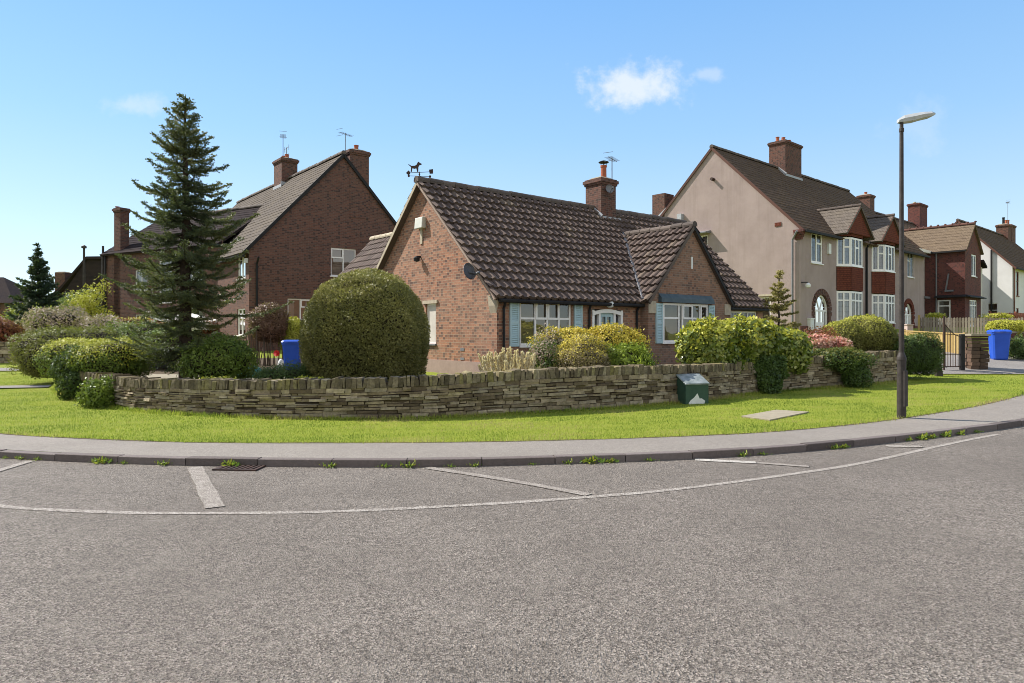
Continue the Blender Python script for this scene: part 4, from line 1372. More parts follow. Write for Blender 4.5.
plate([(-.40, .03), (-.36, .03), (-.33, .16), (-.24, .14), (-.14, .15), (-.10, .02), (-.06, .02), (-.05, .2), (0, .26), (.09, .27), (.10, .31), (.02, .34), (-.03, .39), (-.09, .35), (-.12, .29), (-.2, .25), (-.36, .25), (-.5, .32), (-.51, .3), (-.38, .2)], .016)
m.build('dog_figure', IRON, wv)
for ch_ in wv.children: ch_.scale = (.7, .7, .84)

# low rear wing seen past the gable
rw = MB()
RA0, RA1, RV0, RV1, REZ, RRZ = -.4, 4.6, SPAN, 11.0, 2.75, 5.42
RWL = Wall(FRONT(RA0, 0, 0), V_, -U)
add_wall(rw, RWL, [(RV0, GZ), (RV1, GZ), (RV1, REZ), (RV0, REZ)])
RWB = Wall(FRONT(RA0, -RV1, 0), U, V_)
add_wall(rw, RWB, [(0, GZ), (5, GZ), (5, REZ), (2.5, RRZ), (0, REZ)])
rear = rw.build('rear_wing', BRICK_LIT, bung)
m = MB(); pr = math.atan2(RRZ - REZ, 2.5)
for sg, a_e in ((1, RA0), (-1, RA1)):
    s = U * sg * math.cos(pr) + Vector((0, 0, math.sin(pr))); n = -U * sg * math.sin(pr) + Vector((0, 0, math.cos(pr)))
    tile_slope(m, FRONT(a_e, -6.6, REZ) - s * .2, V_, s, n, RV1 + .15 - 6.6, 2.5 / math.cos(pr) + .2, .345, .3, seed=9)
rr_ = m.build('roof', TILE_BROWN, rear)
rm = MB(); ridge_tiles(rm, FRONT((RA0 + RA1) / 2, -6.6, RRZ), FRONT((RA0 + RA1) / 2, -RV1 - .15, RRZ), .12); rm.build('ridge_tiles', STONE_TRIM, rear)

# ================================================================== generic pitched roof block
def slope_slab(mb, P, A, S, N, L, H, t=.1, gauge=.3, lift=.02):
    """plain-tiled slope: a solid deck with a slight step at every few courses"""
    P = Vector(P); A = Vector(A).normalized(); S = Vector(S).normalized(); N = Vector(N).normalized()
    e = A * L
    mb.hexa([P - N * t, P + e - N * t, P + e + S * H - N * t, P + S * H - N * t, P - N * .002, P + e - N * .002, P + e + S * H - N * .002, P + S * H - N * .002], .5)
    nr = max(1, int(H / gauge)); g = H / nr
    nl = max(2, int(L / .5))
    wob = [[random.gauss(0, .004) for _ in range(nl + 1)] for _ in range(nr)]
    for i in range(nr):
        for k in range(nl):
            a0, a1 = A * (L * k / nl), A * (L * (k + 1) / nl)
            w0, w1 = wob[i][k], wob[i][k + 1]
            b0 = P + a0 + S * (i * g - .015) + N * (lift + w0); b1 = P + a1 + S * (i * g - .015) + N * (lift + w1)
            t0 = P + a0 + S * ((i + 1) * g) + N * .004; t1 = P + a1 + S * ((i + 1) * g) + N * .004
            mb.face([b0, b1, t1, t0]); mb.face([b0 - N * lift, b1 - N * lift, b1, b0])


def gable_roof(root, W, a0, a1, d_front, d_back, ez, rz, mat, ridge_mat, ov=.25, vg=.12, name='roof', lump=0.0, ridge_d=None, ridge_r=.12, vergemat=None):
    """ridge along the wall (a); front slope falls towards +d"""
    rd = (d_front + d_back) / 2 if ridge_d is None else ridge_d
    m = MB()
    for sg, de in ((1, d_front), (-1, d_back)):
        run = abs(de - rd); p = math.atan2(rz - ez, run)
        s = -W.N * sg * math.cos(p) + Vector((0, 0, math.sin(p))); n = W.N * sg * math.sin(p) + Vector((0, 0, math.cos(p)))
        slope_slab(m, W(a0 - vg, de, ez) - s * ov, W.A, s, n, a1 - a0 + 2 * vg, run / math.cos(p) + ov)
    o = m.build(name, mat, root)
    r = MB(); ridge_tiles(r, W(a0 - vg, rd, rz), W(a1 + vg, rd, rz), ridge_r, lump=lump); r.build('ridge_tiles', ridge_mat, o)
    if vergemat:
        for aa in (a0 - vg + .02, a1 + vg - .02):
            for de in (d_front, d_back):
                run = abs(de - rd); p = math.atan2(rz - ez, run); sgn = 1 if de > rd else -1
                n = W.N * sgn * math.sin(p) + Vector((0, 0, math.cos(p)))
                b = MB(); b.bar(W(aa, de + sgn * ov * math.cos(p), ez - ov * math.sin(p) - .07), W(aa, rd, rz - .07), .05, .14, up=n)
                b.build('bargeboard', vergemat, o)
    return o


# ================================================================== LEFT BRICK HOUSE (gable towards the road)
L0 = (-11.55, 30.0); LGZ = 0.75
LG = Wall(L0, U, -V_)                  # gable face
LS = Wall(L0, V_, -U)                  # left side
lh = empty('brick_house', (L0[0], L0[1], LGZ), 'tall dark brick house with big plain gable behind the round clipped bush', 'house')
LE, LR, LW, LD = 5.45, 10.2, 8.85, 16.0
m = MB()
gw1 = (3.8, 5.1, 4.32, 5.66); gw2 = (1.72, 3.0, 2.2, 3.18)
add_wall(m, LG, [(0, LGZ - .5), (LW, LGZ - .5), (LW, LE), (LW / 2, LR - .04), (0, LE)], [gw1, gw2])
sw1 = (.5, 1.6, 4.05, 5.1); sw2 = (.55, 1.65, 1.5, 2.7)
add_wall(m, LS, [(0, LGZ - .5), (LD, LGZ - .5), (LD, LE), (0, LE)], [sw1, sw2])
LB = Wall((L0[0] + U.x * LW, L0[1] + U.y * LW), V_, U)
add_wall(m, LB, [(0, LGZ - .5), (LD, LGZ - .5), (LD, LE), (0, LE)])
add_wall(m, LG, [(0, LGZ - .5), (LW, LGZ - .5), (LW, LE), (LW / 2, LR - .04), (0, LE)], d=-LD)
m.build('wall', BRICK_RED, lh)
window(lh, LG, *gw1, cols=(.5,), transom=[.66, None], inset=.05, openers=(0,), curtain=.0, glass=GLASS_FAR)
window(lh, LG, *gw2, cols=(.48,), transom=[None, .62], inset=.05, openers=(1,), curtain=.3, glass=GLASS_FAR)
window(lh, LS, *sw1, cols=(.5,), inset=.04, glass=GLASS_FAR); window(lh, LS, *sw2, cols=(.5,), inset=.04, glass=GLASS_FAR)
LRW = Wall(L0, V_, -U)                 # ridge along V: a along V, front slope towards -U
gable_roof(lh, LRW, 0, LD, 0, -LW, LE, LR, TILE_GREY, RIDGE, ov=.45, vg=.1, vergemat=BLACKPL)
m = MB(); m.wbox(LS, -.1, LD, .22, .36, LE - .52, LE - .40); m.build('gutter', BLACKPL, lh)
downpipe(lh, [LG(.32, .3, LE - .5), LG(.32, .06, LE - .8), LG(.32, .06, LGZ)], .045)
m = MB(); m.wbox(LS, .12, .3, .0, .14, 4.7, 4.9); m.build('alarm_box', WHITEPL, lh)
# stack flush with the gable, right of the apex
chimney(lh, LG, LW / 2 + .35, LW / 2 + 1.35, -.75, .02, 7.2, 10.5, mat=BRICK_RED, pots=((LW / 2 + .85, -.35),), pot_h=.3, cap=True)
CL = LRW
chimney(lh, CL, 6.9, 8.1, -LW / 2 - .45, -LW / 2 + .45, LR - .7, 11.35, pots=((7.3, -LW / 2), (7.8, -LW / 2)), pot_h=.25)
m = MB(); m.bar(CL(6.87, -LW / 2 - .4, LR - .35), CL(6.87, -LW / 2 + .5, LR - .3), .05, .2); m.bar(CL(6.85, -LW / 2 + .48, LR - .42), CL(8.1, -LW / 2 + .48, LR - .42), .05, .16); m.build('flashing', LEADF, lh)
aerial(LG, LW / 2 + .3, -.4, 9.6, 1.75, 'thin aerial beside the gable chimney of the left brick house', 0)
aerial(CL, 6.95, -LW / 2 + .35, 10.5, 2.1, 'taller mast aerial on the rear ridge chimney of the left brick house', 0)
aerial(CL, 7.9, -LW / 2 - .2, 11.2, 1.0, 'short wide aerial above the pots of the rear ridge chimney', 1)

# ================================================================== LEFT WING HOUSE behind the spruce
D2 = Vector((.871, -.491, 0)); N2 = Vector((-.491, -.871, 0))
E2 = (-14.4, 33.7)
W2 = Wall((E2[0] - D2.x * 8.2, E2[1] - D2.y * 8.2), D2, N2)
wh = empty('brick_wing_house', (W2.o.x, W2.o.y, LGZ), 'red brick house with a dark low roof behind the tall spruce', 'house')
m = MB(); WE, WR, WDP = 6.15, 8.45, 6.6
h1 = (5.1, 6.9, 4.3, 5.5); h2 = (4.6, 6.9, 1.5, 2.9); h3 = (1.2, 2.3, 3.9, 5.0); h4 = (1.2, 2.4, 1.6, 2.6); h5 = (3.3, 4.4, 3.2, 5.4)
add_wall(m, W2, [(-1.6, LGZ - .5), (8.4, LGZ - .5), (8.4, WE), (-1.6, WE)], [h1, h2, h3, h4, h5])
W2S = Wall(W2(-1.6, 0, 0).to_2d(), -N2, -D2)
add_wall(m, W2S, [(0, LGZ - .5), (WDP, LGZ - .5), (WDP, WE), (WDP / 2, WR), (0, WE)], [(1.6, 2.5, 3.3, 4.3)])
m.build('wall', BRICK_RED, wh)
for h in (h1, h2, h3, h4): window(wh, W2, *h, cols=(.5,), inset=.04, glass=GLASS_FAR, curtain=.25)
window(wh, W2, *h5, cols=(), transom=.5, inset=.04, glass=GLASS_FAR)
window(wh, W2S, 1.6, 2.5, 3.3, 4.3, cols=(.5,), inset=.03, glass=GLASS_FAR)
gable_roof(wh, W2, -1.6, 8.2, 0, -WDP, WE, WR, TILE_SLATE, RIDGE, ov=.3)
chimney(wh, W2, -.75, -.15, -.5, .0, LGZ, 8.55, mat=BRICK_CHIM, pots=((-.6, -.1),), pot_h=.05, cap=True, flaunch=False)
# lean-to porch with white canopy
pc_ = MB(); pc_.hexa([W2(4.9, 1.5, 2.35), W2(8.0, 1.5, 1.75), W2(8.0, 0, 1.75), W2(4.9, 0, 2.35), W2(4.9, 1.5, 2.5), W2(8.0, 1.5, 1.9), W2(8.0, 0, 2.25), W2(4.9, 0, 2.8)])
pc_.wbox(W2, 5.0, 5.1, 1.3, 1.4, LGZ - .3, 2.4); pc_.wbox(W2, 7.8, 7.9, 1.3, 1.4, LGZ - .3, 1.9)
pc_.build('porch_canopy', RENDER_WHITE, wh)
downpipe(wh, [W2(-1.45, .08, 6.0), W2(-1.45, .08, LGZ)], .05)
m = MB(); m.bar(W2(-1.25, .1, 2.3), W2(-1.0, .1, 1.3), .06, .06); m.bar(W2(-1.05, .1, 1.6), W2(-.95, .1, .9), .06, .06); m.build('waste_pipe', WHITEPL, wh)

# ================================================================== FAR HOUSES on the left horizon
fb = at(80, 300, 60)
Wf = Wall((fb.x - 2.3, fb.y), (1, -.1), (-.1, -1))
fhs = empty('far_house', (fb.x, fb.y, 1.2), 'distant house with swept dark gable roof and squat chimney behind the small conifer', 'house')
m = MB(); add_wall(m, Wf, [(0, 0), (6, 0), (6, 4.5), (0, 4.5)]); WfS = Wall(Wf(0, 0, 0).to_2d(), (.1, 1), (-1, .1)); add_wall(m, WfS, [(0, 0), (7, 0), (7, 4.5), (0, 4.5)]); m.build('wall', BRICK_RED, fhs)
m = MB()
prof = [(-.9, 4.75), (.1, 4.9), (1.0, 5.6), (2.2, 6.9), (3.4, 8.2), (6.5, 8.2)]
for i in range(len(prof) - 1):
    (a0, z0), (a1, z1) = prof[i], prof[i + 1]
    m.hexa([Wf(a0, .5, z0 - .25), Wf(a1, .5, z1 - .25), Wf(a1, -7, z1 - .25), Wf(a0, -7, z0 - .25), Wf(a0, .5, z0), Wf(a1, .5, z1), Wf(a1, -7, z1), Wf(a0, -7, z0)])
m.hexa([Wf(.8, .3, 4.5), Wf(6, .3, 4.5), Wf(6, .1, 4.5), Wf(.8, .1, 4.5), Wf(3.3, .3, 8.1), Wf(6, .3, 8.1), Wf(6, .1, 8.1), Wf(3.3, .1, 8.1)])
m.build('roof', TILE_SLATE, fhs)
chimney(fhs, Wf, .0, .95, -1.0, -.1, 4.5, 6.9, pots=(), cap=False)
fb = at(-24, 302, 60)
Wf = Wall((fb.x - 3, fb.y), (1, 0), (0, -1))
fh2 = empty('far_house', (fb.x, fb.y, 1.2), 'distant dark hipped roof cut by the left edge of the photo', 'house')
m = MB(); add_wall(m, Wf, [(0, 0), (6, 0), (6, 4.2), (0, 4.2)]); m.build('wall', BRICK_RED, fh2)
m = MB(); c4 = [Wf(-.4, .4, 4.2), Wf(6.6, .4, 4.2), Wf(6.6, -6.5, 4.2), Wf(-.4, -6.5, 4.2)]; r0, r1 = Wf(2, -3, 6.7), Wf(3.2, -3, 6.7)
m.face([c4[0], c4[1], r1, r0]); m.face([c4[1], c4[2], r1]); m.face([c4[2], c4[3], r0, r1]); m.face([c4[3], c4[0], r0]); m.face(c4[::-1])
m.build('roof', TILE_SLATE, fh2)

# ================================================================== GREY RENDERED SEMIS on the right
UR = Vector((.747, .6645, 0)).normalized(); VR = Vector((-.6645, .747, 0)).normalized()
R0 = (14.76, 35.0); RGZ = 1.62
RF = Wall(R0, UR, -VR); RS = Wall(R0, VR, -UR)
gh = empty('grey_rendered_house', (R0[0], R0[1], RGZ), 'grey pebbledashed pair of houses with two red tile-hung bays behind the street lamp', 'house')
RE, RRZ_, RW_, RL = 7.1, 12.15, 10.2, 18.3
m = MB()
uw = (1.25, 2.6, 5.3, 6.92); uw2 = (15.2, 16.4, 5.3, 6.92); dh = (1.62, 3.32, RGZ, 3.66); dh2 = (14.6, 16.1, RGZ, 3.55)
add_wall(m, RF, [(0, RGZ - .5), (RL, RGZ - .5), (RL, RE), (0, RE)], [uw, uw2, (dh[0], dh[1], RGZ, dh[3]), (dh2[0], dh2[1], RGZ, dh2[3])])
sw = (1.6, 2.5, 2.2, 3.5); sw_ = (5.4, 6.2, 6.2, 7.2)
add_wall(m, RS, [(0, RGZ - .5), (RW_, RGZ - .5), (RW_, RE), (RW_ / 2, RRZ_ - .04), (0, RE)], [sw, sw_])
RFAR = Wall(RF(RL, 0, 0).to_2d(), VR, UR)
add_wall(m, RFAR, [(0, RGZ - .5), (RW_, RGZ - .5), (RW_, RE), (RW_ / 2, RRZ_ - .04), (0, RE)])
add_wall(m, RF, [(0, RGZ - .5), (RL, RGZ - .5), (RL, RE), (0, RE)], d=-RW_)
m.build('wall', RENDER_GREY, gh)
m = MB(); m.wbox(RF, 0.01, 1.4, 0, .04, RGZ - .4, RGZ + .35); m.build('brick_base', BRICK_DARK, gh)
m = MB(); m.wbox(RF, 16.4, RL, 0, .04, RGZ - .4, RGZ + .45); m.build('brick_base', BRICK_DARK, gh)
gable_roof(gh, RF, 0, RL + .1, 0, -RW_, RE, RRZ_, TILE_FAR, RIDGE, ov=.38, vg=.08, vergemat=RIDGE_RED)
window(gh, RS, *sw, cols=(), transom=.7, inset=.04, glass=GLASS_FAR); window(gh, RS, *sw_, cols=(.5,), inset=.04, glass=GLASS_FAR)
m = MB(); m.hexa([RS(5.2, .5, 7.28), RS(6.4, .5, 7.28), RS(6.4, 0, 7.28), RS(5.2, 0, 7.28), RS(5.2, .5, 7.33), RS(6.4, .5, 7.33), RS(6.4, 0, 7.45), RS(5.2, 0, 7.45)]); m.build('window_hood', GREYPL, gh)
m = MB(); m.wbox(RS, 7.0, 7.3, 0, .25, 7.9, 8.6); m.build('vent_box', LEADF, gh)
m = MB(); m.wbox(RS, 1.45, 2.65, 0, .05, 3.56, 3.66); m.build('lintel', STONE_TRIM, gh)
m = MB(); m.wbox(RS, 1.0, 1.35, 0, .03, 7.2, 7.4); m.build('brick_vent', TILE_HUNG, gh)
m = MB(); m.tube([RS(5.0, 0, 10.3), RS(5.0, .25, 10.3)], .09, 6); m.build('bracket', IRON, gh)
m = MB(); m.lathe([(.03, -.12), (.12, -.1), (.14, .02), (.06, .12)], RF(.35, .25, 4.05), 10); m.build('globe_light', WHITEPL, gh)
m = MB(); m.bar(RF(.1, .02, 4.2), RF(.35, .25, 4.2), .05, .05); m.build('lamp_bracket', BLACKPL, gh)
m = MB(); m.wbox(RF, 3.15, 3.45, 0, .1, 5.9, 6.45); m.build('alarm_box', WHITEPL, gh)
window(gh, RF, *uw, cols=(.5,), transom=[None, .66], inset=.03, glazing=(6, 6), glass=GLASS_FAR, fw=.11, curtain=.3); window(gh, RF, *uw2, cols=(.5,), transom=[.66, None], inset=.04, glazing=(6, 6), glass=GLASS_FAR)


def arch_pts(ac, hw, z0, zs, n=12):
    return [(ac - hw, z0)] + [(ac - hw * math.cos(math.pi * k / n), zs + hw * math.sin(math.pi * k / n)) for k in range(n + 1)] + [(ac + hw, z0)]


def arched_door(root, W, ac, hw, z0, zs, ringmat, mullion=True):
    """brick ring, white frame, glazed door and fanlight in a round arch"""
    r = MB(); n = 14
    for k in range(n):
        t0, t1 = math.pi * k / n + .02, math.pi * (k + 1) / n - .02
        P = [(ac - rr * math.cos(t), zs + rr * math.sin(t)) for rr, t in ((hw, t0), (hw, t1), (hw + .32, t1), (hw + .32, t0))]
        r.mesh([W(a, .05, z) for a, z in P] + [W(a, -.2, z) for a, z in P], [(0, 1, 2, 3), (0, 4, 5, 1), (1, 5, 6, 2), (2, 6, 7, 3), (3, 7, 4, 0)])
    z = z0
    while z < zs:
        for s in (-1, 1):
            w = .32 if int((z - z0) / .225) % 2 == 0 else .2
            a0, a1 = sorted((ac + s * hw, ac + s * (hw + w)))
            r.wbox(W, a0, a1, -.2, .045, z, min(z + .215, zs))
        z += .225
    o = r.build('arched_door_surround', ringmat, root)
    f = MB(); P = arch_pts(ac, hw, z0, zs); Q = arch_pts(ac, hw - .1, z0, zs)
    for i in range(len(P) - 1):
        f.mesh([W(*(P[i][0], -.08, P[i][1])), W(P[i + 1][0], -.08, P[i + 1][1]), W(Q[i + 1][0], -.08, Q[i + 1][1]), W(Q[i][0], -.08, Q[i][1]),
                W(P[i][0], -.16, P[i][1]), W(P[i + 1][0], -.16, P[i + 1][1]), W(Q[i + 1][0], -.16, Q[i + 1][1]), W(Q[i][0], -.16, Q[i][1])], [(0, 1, 2, 3), (3, 2, 6, 7), (0, 4, 5, 1)])
    f.wbox(W, ac - hw + .1, ac + hw - .1, -.155, -.085, zs - .05, zs + .05)
    for x in (-hw * .55, hw * .55): f.wbox(W, ac + x - .05, ac + x + .05, -.15, -.09, z0, zs)
    for an in (math.pi * .33, math.pi * .67):
        f.bar(W(ac - math.cos(an) * .1, -.12, zs + .05), W(ac - math.cos(an) * (hw - .08), -.12, zs + math.sin(an) * (hw - .08)), .05, .05)
    f.wbox(W, ac - hw * .55 + .05, ac + hw * .55 - .05, -.15, -.1, z0, z0 + .55)
    for x in (-.09, .09): f.wbox(W, ac + x - .025, ac + x + .025, -.148, -.1, z0 + .55, zs - .05)
    f.build('door_frame', UPVC, o)
    g = MB(); g.face([W(a, -.125, z) for a, z in P]); g.build('pane', GLASS_FAR, o)
    # the opening above the springing is a square hole: fill its corners
    c = MB()
    for s in (-1, 1):
        for k in range(7):
            t0, t1 = math.pi / 2 * k / 7, math.pi / 2 * (k + 1) / 7
            a0_, z0_, a1_, z1_ = ac + s * hw * math.cos(t0), zs + hw * math.sin(t0), ac + s * hw * math.cos(t1), zs + hw * math.sin(t1)
            c.face([W(a0_, -.03, z0_), W(a1_, -.03, z1_), W(a1_, -.03, zs + hw + .02), W(a0_, -.03, zs + hw + .02)])
    c.build('arch_spandrel', RENDER_GREY, o)
    d = MB(); d.face([W(ac - hw, -1.2, z0), W(ac + hw, -1.2, z0), W(ac + hw, -1.2, zs + hw), W(ac - hw, -1.2, zs + hw)]); d.build('hallway', ROOMDARK, o)
    return o


arched_door(gh, RF, 2.47, .85, RGZ, 2.8, BRICK_CHIM)
m = MB(); m.wbox(RF, .8, 1.22, .003, .18, 1.75, 2.32); m.wbox(RF, .77, 1.25, .003, .21, 2.322, 2.38); m.build('meter_box', WHITEPL, gh)
arched_door(gh, RF, 15.35, .75, RGZ, 2.8, TILE_HUNG)


def bay(root, a0, a1, apex, ez):
    """two-storey canted bay with tile hanging and a tile-hung gable"""
    D = .5; c = .75
    plan = [(a0, 0), (a0 + c, D), (a1 - c, D), (a1, 0)]
    faces = []
    for i in range(3):
        p, q = RF(*plan[i], 0), RF(*plan[i + 1], 0)
        A = (q - p); L = A.length; A.normalize(); N = Vector((A.y, -A.x, 0))
        faces.append((Wall((p.x, p.y), A, N), L))
    for nm, z0, z1, dd in (('bay_base', RGZ - .3, 2.2, 0), ('bay_tile_hanging', 3.98, 5.28, .03), ('bay_head', 6.98, ez + .1, .02)):
        w = MB()
        for W, L in faces: add_wall(w, W, [(0, z0), (L, z0), (L, z1), (0, z1)], d=dd)
        w.build(nm, TILE_HUNG, root)
    for W, L in faces:
        cols = (.5,) if L < 1.5 else (.36, .68)
        tr = [None, .66] if L < 1.5 else [None, .66, None]
        window(root, W, .02, L - .02, 2.22, 3.92, cols=cols, transom=[.7] * (len(cols) + 1), inset=0, fw=.1, glazing=(4, 6) if L < 1.5 else (6, 6), glass=GLASS_FAR, sill=True, curtain=.16, name='bay_window')
        window(root, W, .02, L - .02, 5.34, 6.92, cols=cols, transom=tr, inset=0, fw=.1, glazing=(4, 6) if L < 1.5 else (6, 6), glass=GLASS_FAR, sill=True, curtain=.16, name='bay_window')
    # gable over the bay
    am = (a0 + a1) / 2; g0, g1 = a0 - .30, a1 + .30
    g = MB(); add_wall(g, RF, [(g0, ez), (g1, ez), (am, apex - .03)], d=D + .12)
    g.face([RF(g0, 0, ez), RF(g1, 0, ez), RF(g1, D + .12, ez), RF(g0, D + .12, ez)])
    g.build('bay_gable', TILE_HUNG, root)
    p = math.atan2(apex - ez, am - g0); r = MB()
    for sg, ae in ((1, g0), (-1, g1)):
        s = UR * sg * math.cos(p) + Vector((0, 0, math.sin(p))); n = -UR * sg * math.sin(p) + Vector((0, 0, math.cos(p)))
        slope_slab(r, RF(ae, D + .24, ez) - s * .12, VR, s, n, D + .24 + 2.6, (am - g0) / math.cos(p) + .12)
    ro = r.build('bay_roof', TILE_GREY, root)
    rm = MB(); ridge_tiles(rm, RF(am, D + .26, apex), RF(am, -2.0, apex), .1, lump=.0); rm.build('ridge_tiles', RIDGE, ro)
    for ae in (g0, g1):
        bb = MB(); bb.bar(RF(ae, D + .2, ez - .06), RF(am, D + .2, apex - .06), .05, .12); bb.build('bargeboard', RIDGE_RED, ro)


bay(gh, 4.3, 7.35, 8.75, 7.12)
bay(gh, 9.2, 12.25, 8.75, 7.12)
downpipe(gh, [RF(8.3, .3, 7.0), RF(8.3, .08, 6.6), RF(8.3, .08, RGZ)], .06)
downpipe(gh, [RS(.0, .35, RE - .3), RS(.35, .1, RE - .7), RS(.35, .1, RGZ)], .055, GREYPL)
for a0_, a1_ in ((-.1, 4.1), (12.9, RL)):
    m = MB(); m.wbox(RF, a0_, a1_, .3, .42, RE - .36, RE - .24); m.build('gutter', BLACKPL, gh)
m = MB()
for k in range(4): m.wbox(RS, -.1 - k * .06, .25, -.1 + k * .01, .1 + k * .05, RE - .7 + k * .12, RE - .58 + k * .12)
m.build('corbelled_eave', BRICK_DARK, gh)
chimney(gh, RF, 7.55, 9.75, -RW_ / 2 - .55, -RW_ / 2 + .55, RRZ_ - .9, 13.9, pots=[(7.8 + .38 * k, -RW_ / 2 + (.1 if k % 2 else -.1)) for k in range(5)], pot_h=.28)
m = MB(); m.bar(RF(7.53, -RW_ / 2 + .05, RRZ_ + .0), RF(7.53, -RW_ / 2 + .6, RRZ_ - .48), .06, .2); m.bar(RF(7.5, -RW_ / 2 + .58, RRZ_ - .5), RF(9.8, -RW_ / 2 + .58, RRZ_ - .5), .06, .14); m.build('flashing', LEADF, gh)
chimney(gh, RS, 8.35, 9.25, -.95, .01, 7.7, 10.05, mat=BRICK_CHIM, pots=(), cap=False, flaunch=False)
m = MB(); m.bar(RS(9.3, .02, 8.3), RS(8.2, .02, 9.1), .05, .1); m.build('flashing', LEADF, gh)

# ================================================================== DARK BRICK HOUSE further along
B0 = (32.5, 49.0)
BF = Wall(B0, UR, -VR); BS = Wall(B0, VR, -UR); BGZ = 2.05
dk = empty('dark_brick_house', (B0[0], B0[1], BGZ), 'dark brick house with projecting gabled wing, right of the grey houses', 'house')
m = MB(); BE, BR_, BW_ = 7.72, 9.6, 3.9
bw = (1.55, 2.75, 5.75, 7.35); bd_ = (1.1, 2.9, BGZ, 4.0); bsw = (.9, 1.75, BGZ + .2, 4.0)
add_wall(m, BF, [(0, BGZ - .6), (BW_, BGZ - .6), (BW_, BE), (BW_ / 2, BR_), (0, BE)], [bw, bd_])
add_wall(m, BS, [(0, BGZ - .6), (2.6, BGZ - .6), (2.6, BE), (0, BE)], [bsw])
BS2 = Wall(BF(BW_, 0, 0).to_2d(), VR, UR); add_wall(m, BS2, [(0, BGZ - .6), (2.6, BGZ - .6), (2.6, BE), (0, BE)])
m.build('wing_wall', BRICK_DARK, dk)
m = MB(); add_wall(m, BF, [(-5, BGZ - .6), (12, BGZ - .6), (12, BE), (-5, BE)], [(-1.3, -.5, 6.0, 7.4), (-1.4, -.5, BGZ + .1, 4.0)], d=-2.6); m.build('main_wall', RENDER_CREAM, dk)
m = MB(); m.wbox(BF, -1.4, -.4, -2.6, -2.1, 4.1, 4.25); m.build('door_hood', GREYPL, dk)
window(dk, BF, -1.3, -.5, 6.0, 7.4, cols=(), inset=.03, d=-2.6, glass=GLASS_FAR); window(dk, BF, -1.4, -.5, BGZ + .1, 4.0, cols=(.5,), inset=.03, d=-2.6, glass=GLASS_FAR)
window(dk, BF, *bw, cols=(.5,), inset=.03, glazing=(4, 5), glass=GLASS_FAR, fw=.09)
window(dk, BF, *bd_, cols=(.25, .5, .75), transom=.8, inset=.03, glass=GLASS_FAR, sill=False, name='glazed_door', fw=.08)
window(dk, BS, *bsw, cols=(), transom=.75, inset=.03, glass=GLASS_FAR, fw=.1)
p = math.atan2(BR_ - BE, BW_ / 2); r = MB()
for sg, ae in ((1, 0), (-1, BW_)):
    s = UR * sg * math.cos(p) + Vector((0, 0, math.sin(p))); n = -UR * sg * math.sin(p) + Vector((0, 0, math.cos(p)))
    slope_slab(r, BF(ae, .15, BE) - s * .25, VR, s, n, 5.6, BW_ / 2 / math.cos(p) + .25)
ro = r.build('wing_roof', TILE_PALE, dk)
rm = MB(); ridge_tiles(rm, BF(BW_ / 2, .15, BR_), BF(BW_ / 2, -5.2, BR_), .12, lump=.06); rm.build('ridge_tiles', RIDGE_RED, ro)
gable_roof(dk, BF, -3.6, 15.5, -2.6, -12.4, BE, 11.6, TILE_FAR, RIDGE, name='main_roof')
m = MB(); m.wbox(BS, -.1, 2.7, .2, .32, BE - .3, BE - .18); m.build('gutter', BLACKPL, dk)
m = MB(); m.wbox(BF, -5, -.1, -2.3, -2.1, BE - .28, BE - .08); m.build('fascia', UPVC, dk)
chimney(dk, BF, 12.6, 14.6, -7.9, -6.9, 10.5, 13.5, mat=BRICK_DARK, pots=[(12.85 + .5 * k, -7.4) for k in range(4)], pot_h=.12, pot_mat=STONE_TRIM)
chimney(dk, BF, 1.2, 2.1, -7.9, -6.9, 10.5, 12.75, mat=BRICK_CHIM, pots=((1.65, -7.4),), pot_h=.25)
downpipe(dk, [BS(1.2 + .6, .08, BE - .3), BS(1.8, .08, 4.4), BS(1.8, .08, BGZ)], .05, GREYPL)
m = MB(); m.bar(BS(1.2, .1, 4.6), BS(1.0, .12, 5.9), .08, .08); m.bar(BS(.7, .1, 4.65), BS(1.25, .1, 4.65), .1, .12); m.build('flue_bracket', GREYPL, dk)
m = MB(); m.hexa([BS(-.1, .35, 4.15), BS(1.9, .35, 4.15), BS(1.9, 0, 4.15), BS(-.1, 0, 4.15), BS(-.1, .35, 4.2), BS(1.9, .35, 4.2), BS(1.9, 0, 4.35), BS(-.1, 0, 4.35)]); m.build('ledge', BLACKPL, dk)
m = MB(); m.hexa([BF(-.1, .35, 4.15), BF(BW_ + .1, .35, 4.15), BF(BW_ + .1, 0, 4.15), BF(-.1, 0, 4.15), BF(-.1, .35, 4.2), BF(BW_ + .1, .35, 4.2), BF(BW_ + .1, 0, 4.35), BF(-.1, 0, 4.35)]); m.build('ledge', BLACKPL, dk)
m = MB(); m.hexa([BF(3.9, .2, 6.9), BF(4.8, .2, 6.5), BF(4.8, -1, 6.5), BF(3.9, -1, 6.9), BF(3.9, .2, 7.1), BF(4.8, .2, 6.65), BF(4.8, -1, 6.65), BF(3.9, -1, 7.1)]); m.build('side_roof', TILE_SLATE, dk)
m = MB(); add_wall(m, BF, [(3.9, BGZ), (4.7, BGZ), (4.7, 6.6), (3.9, 6.6)], d=-.1); m.build('side_porch', RENDER_CREAM, dk)

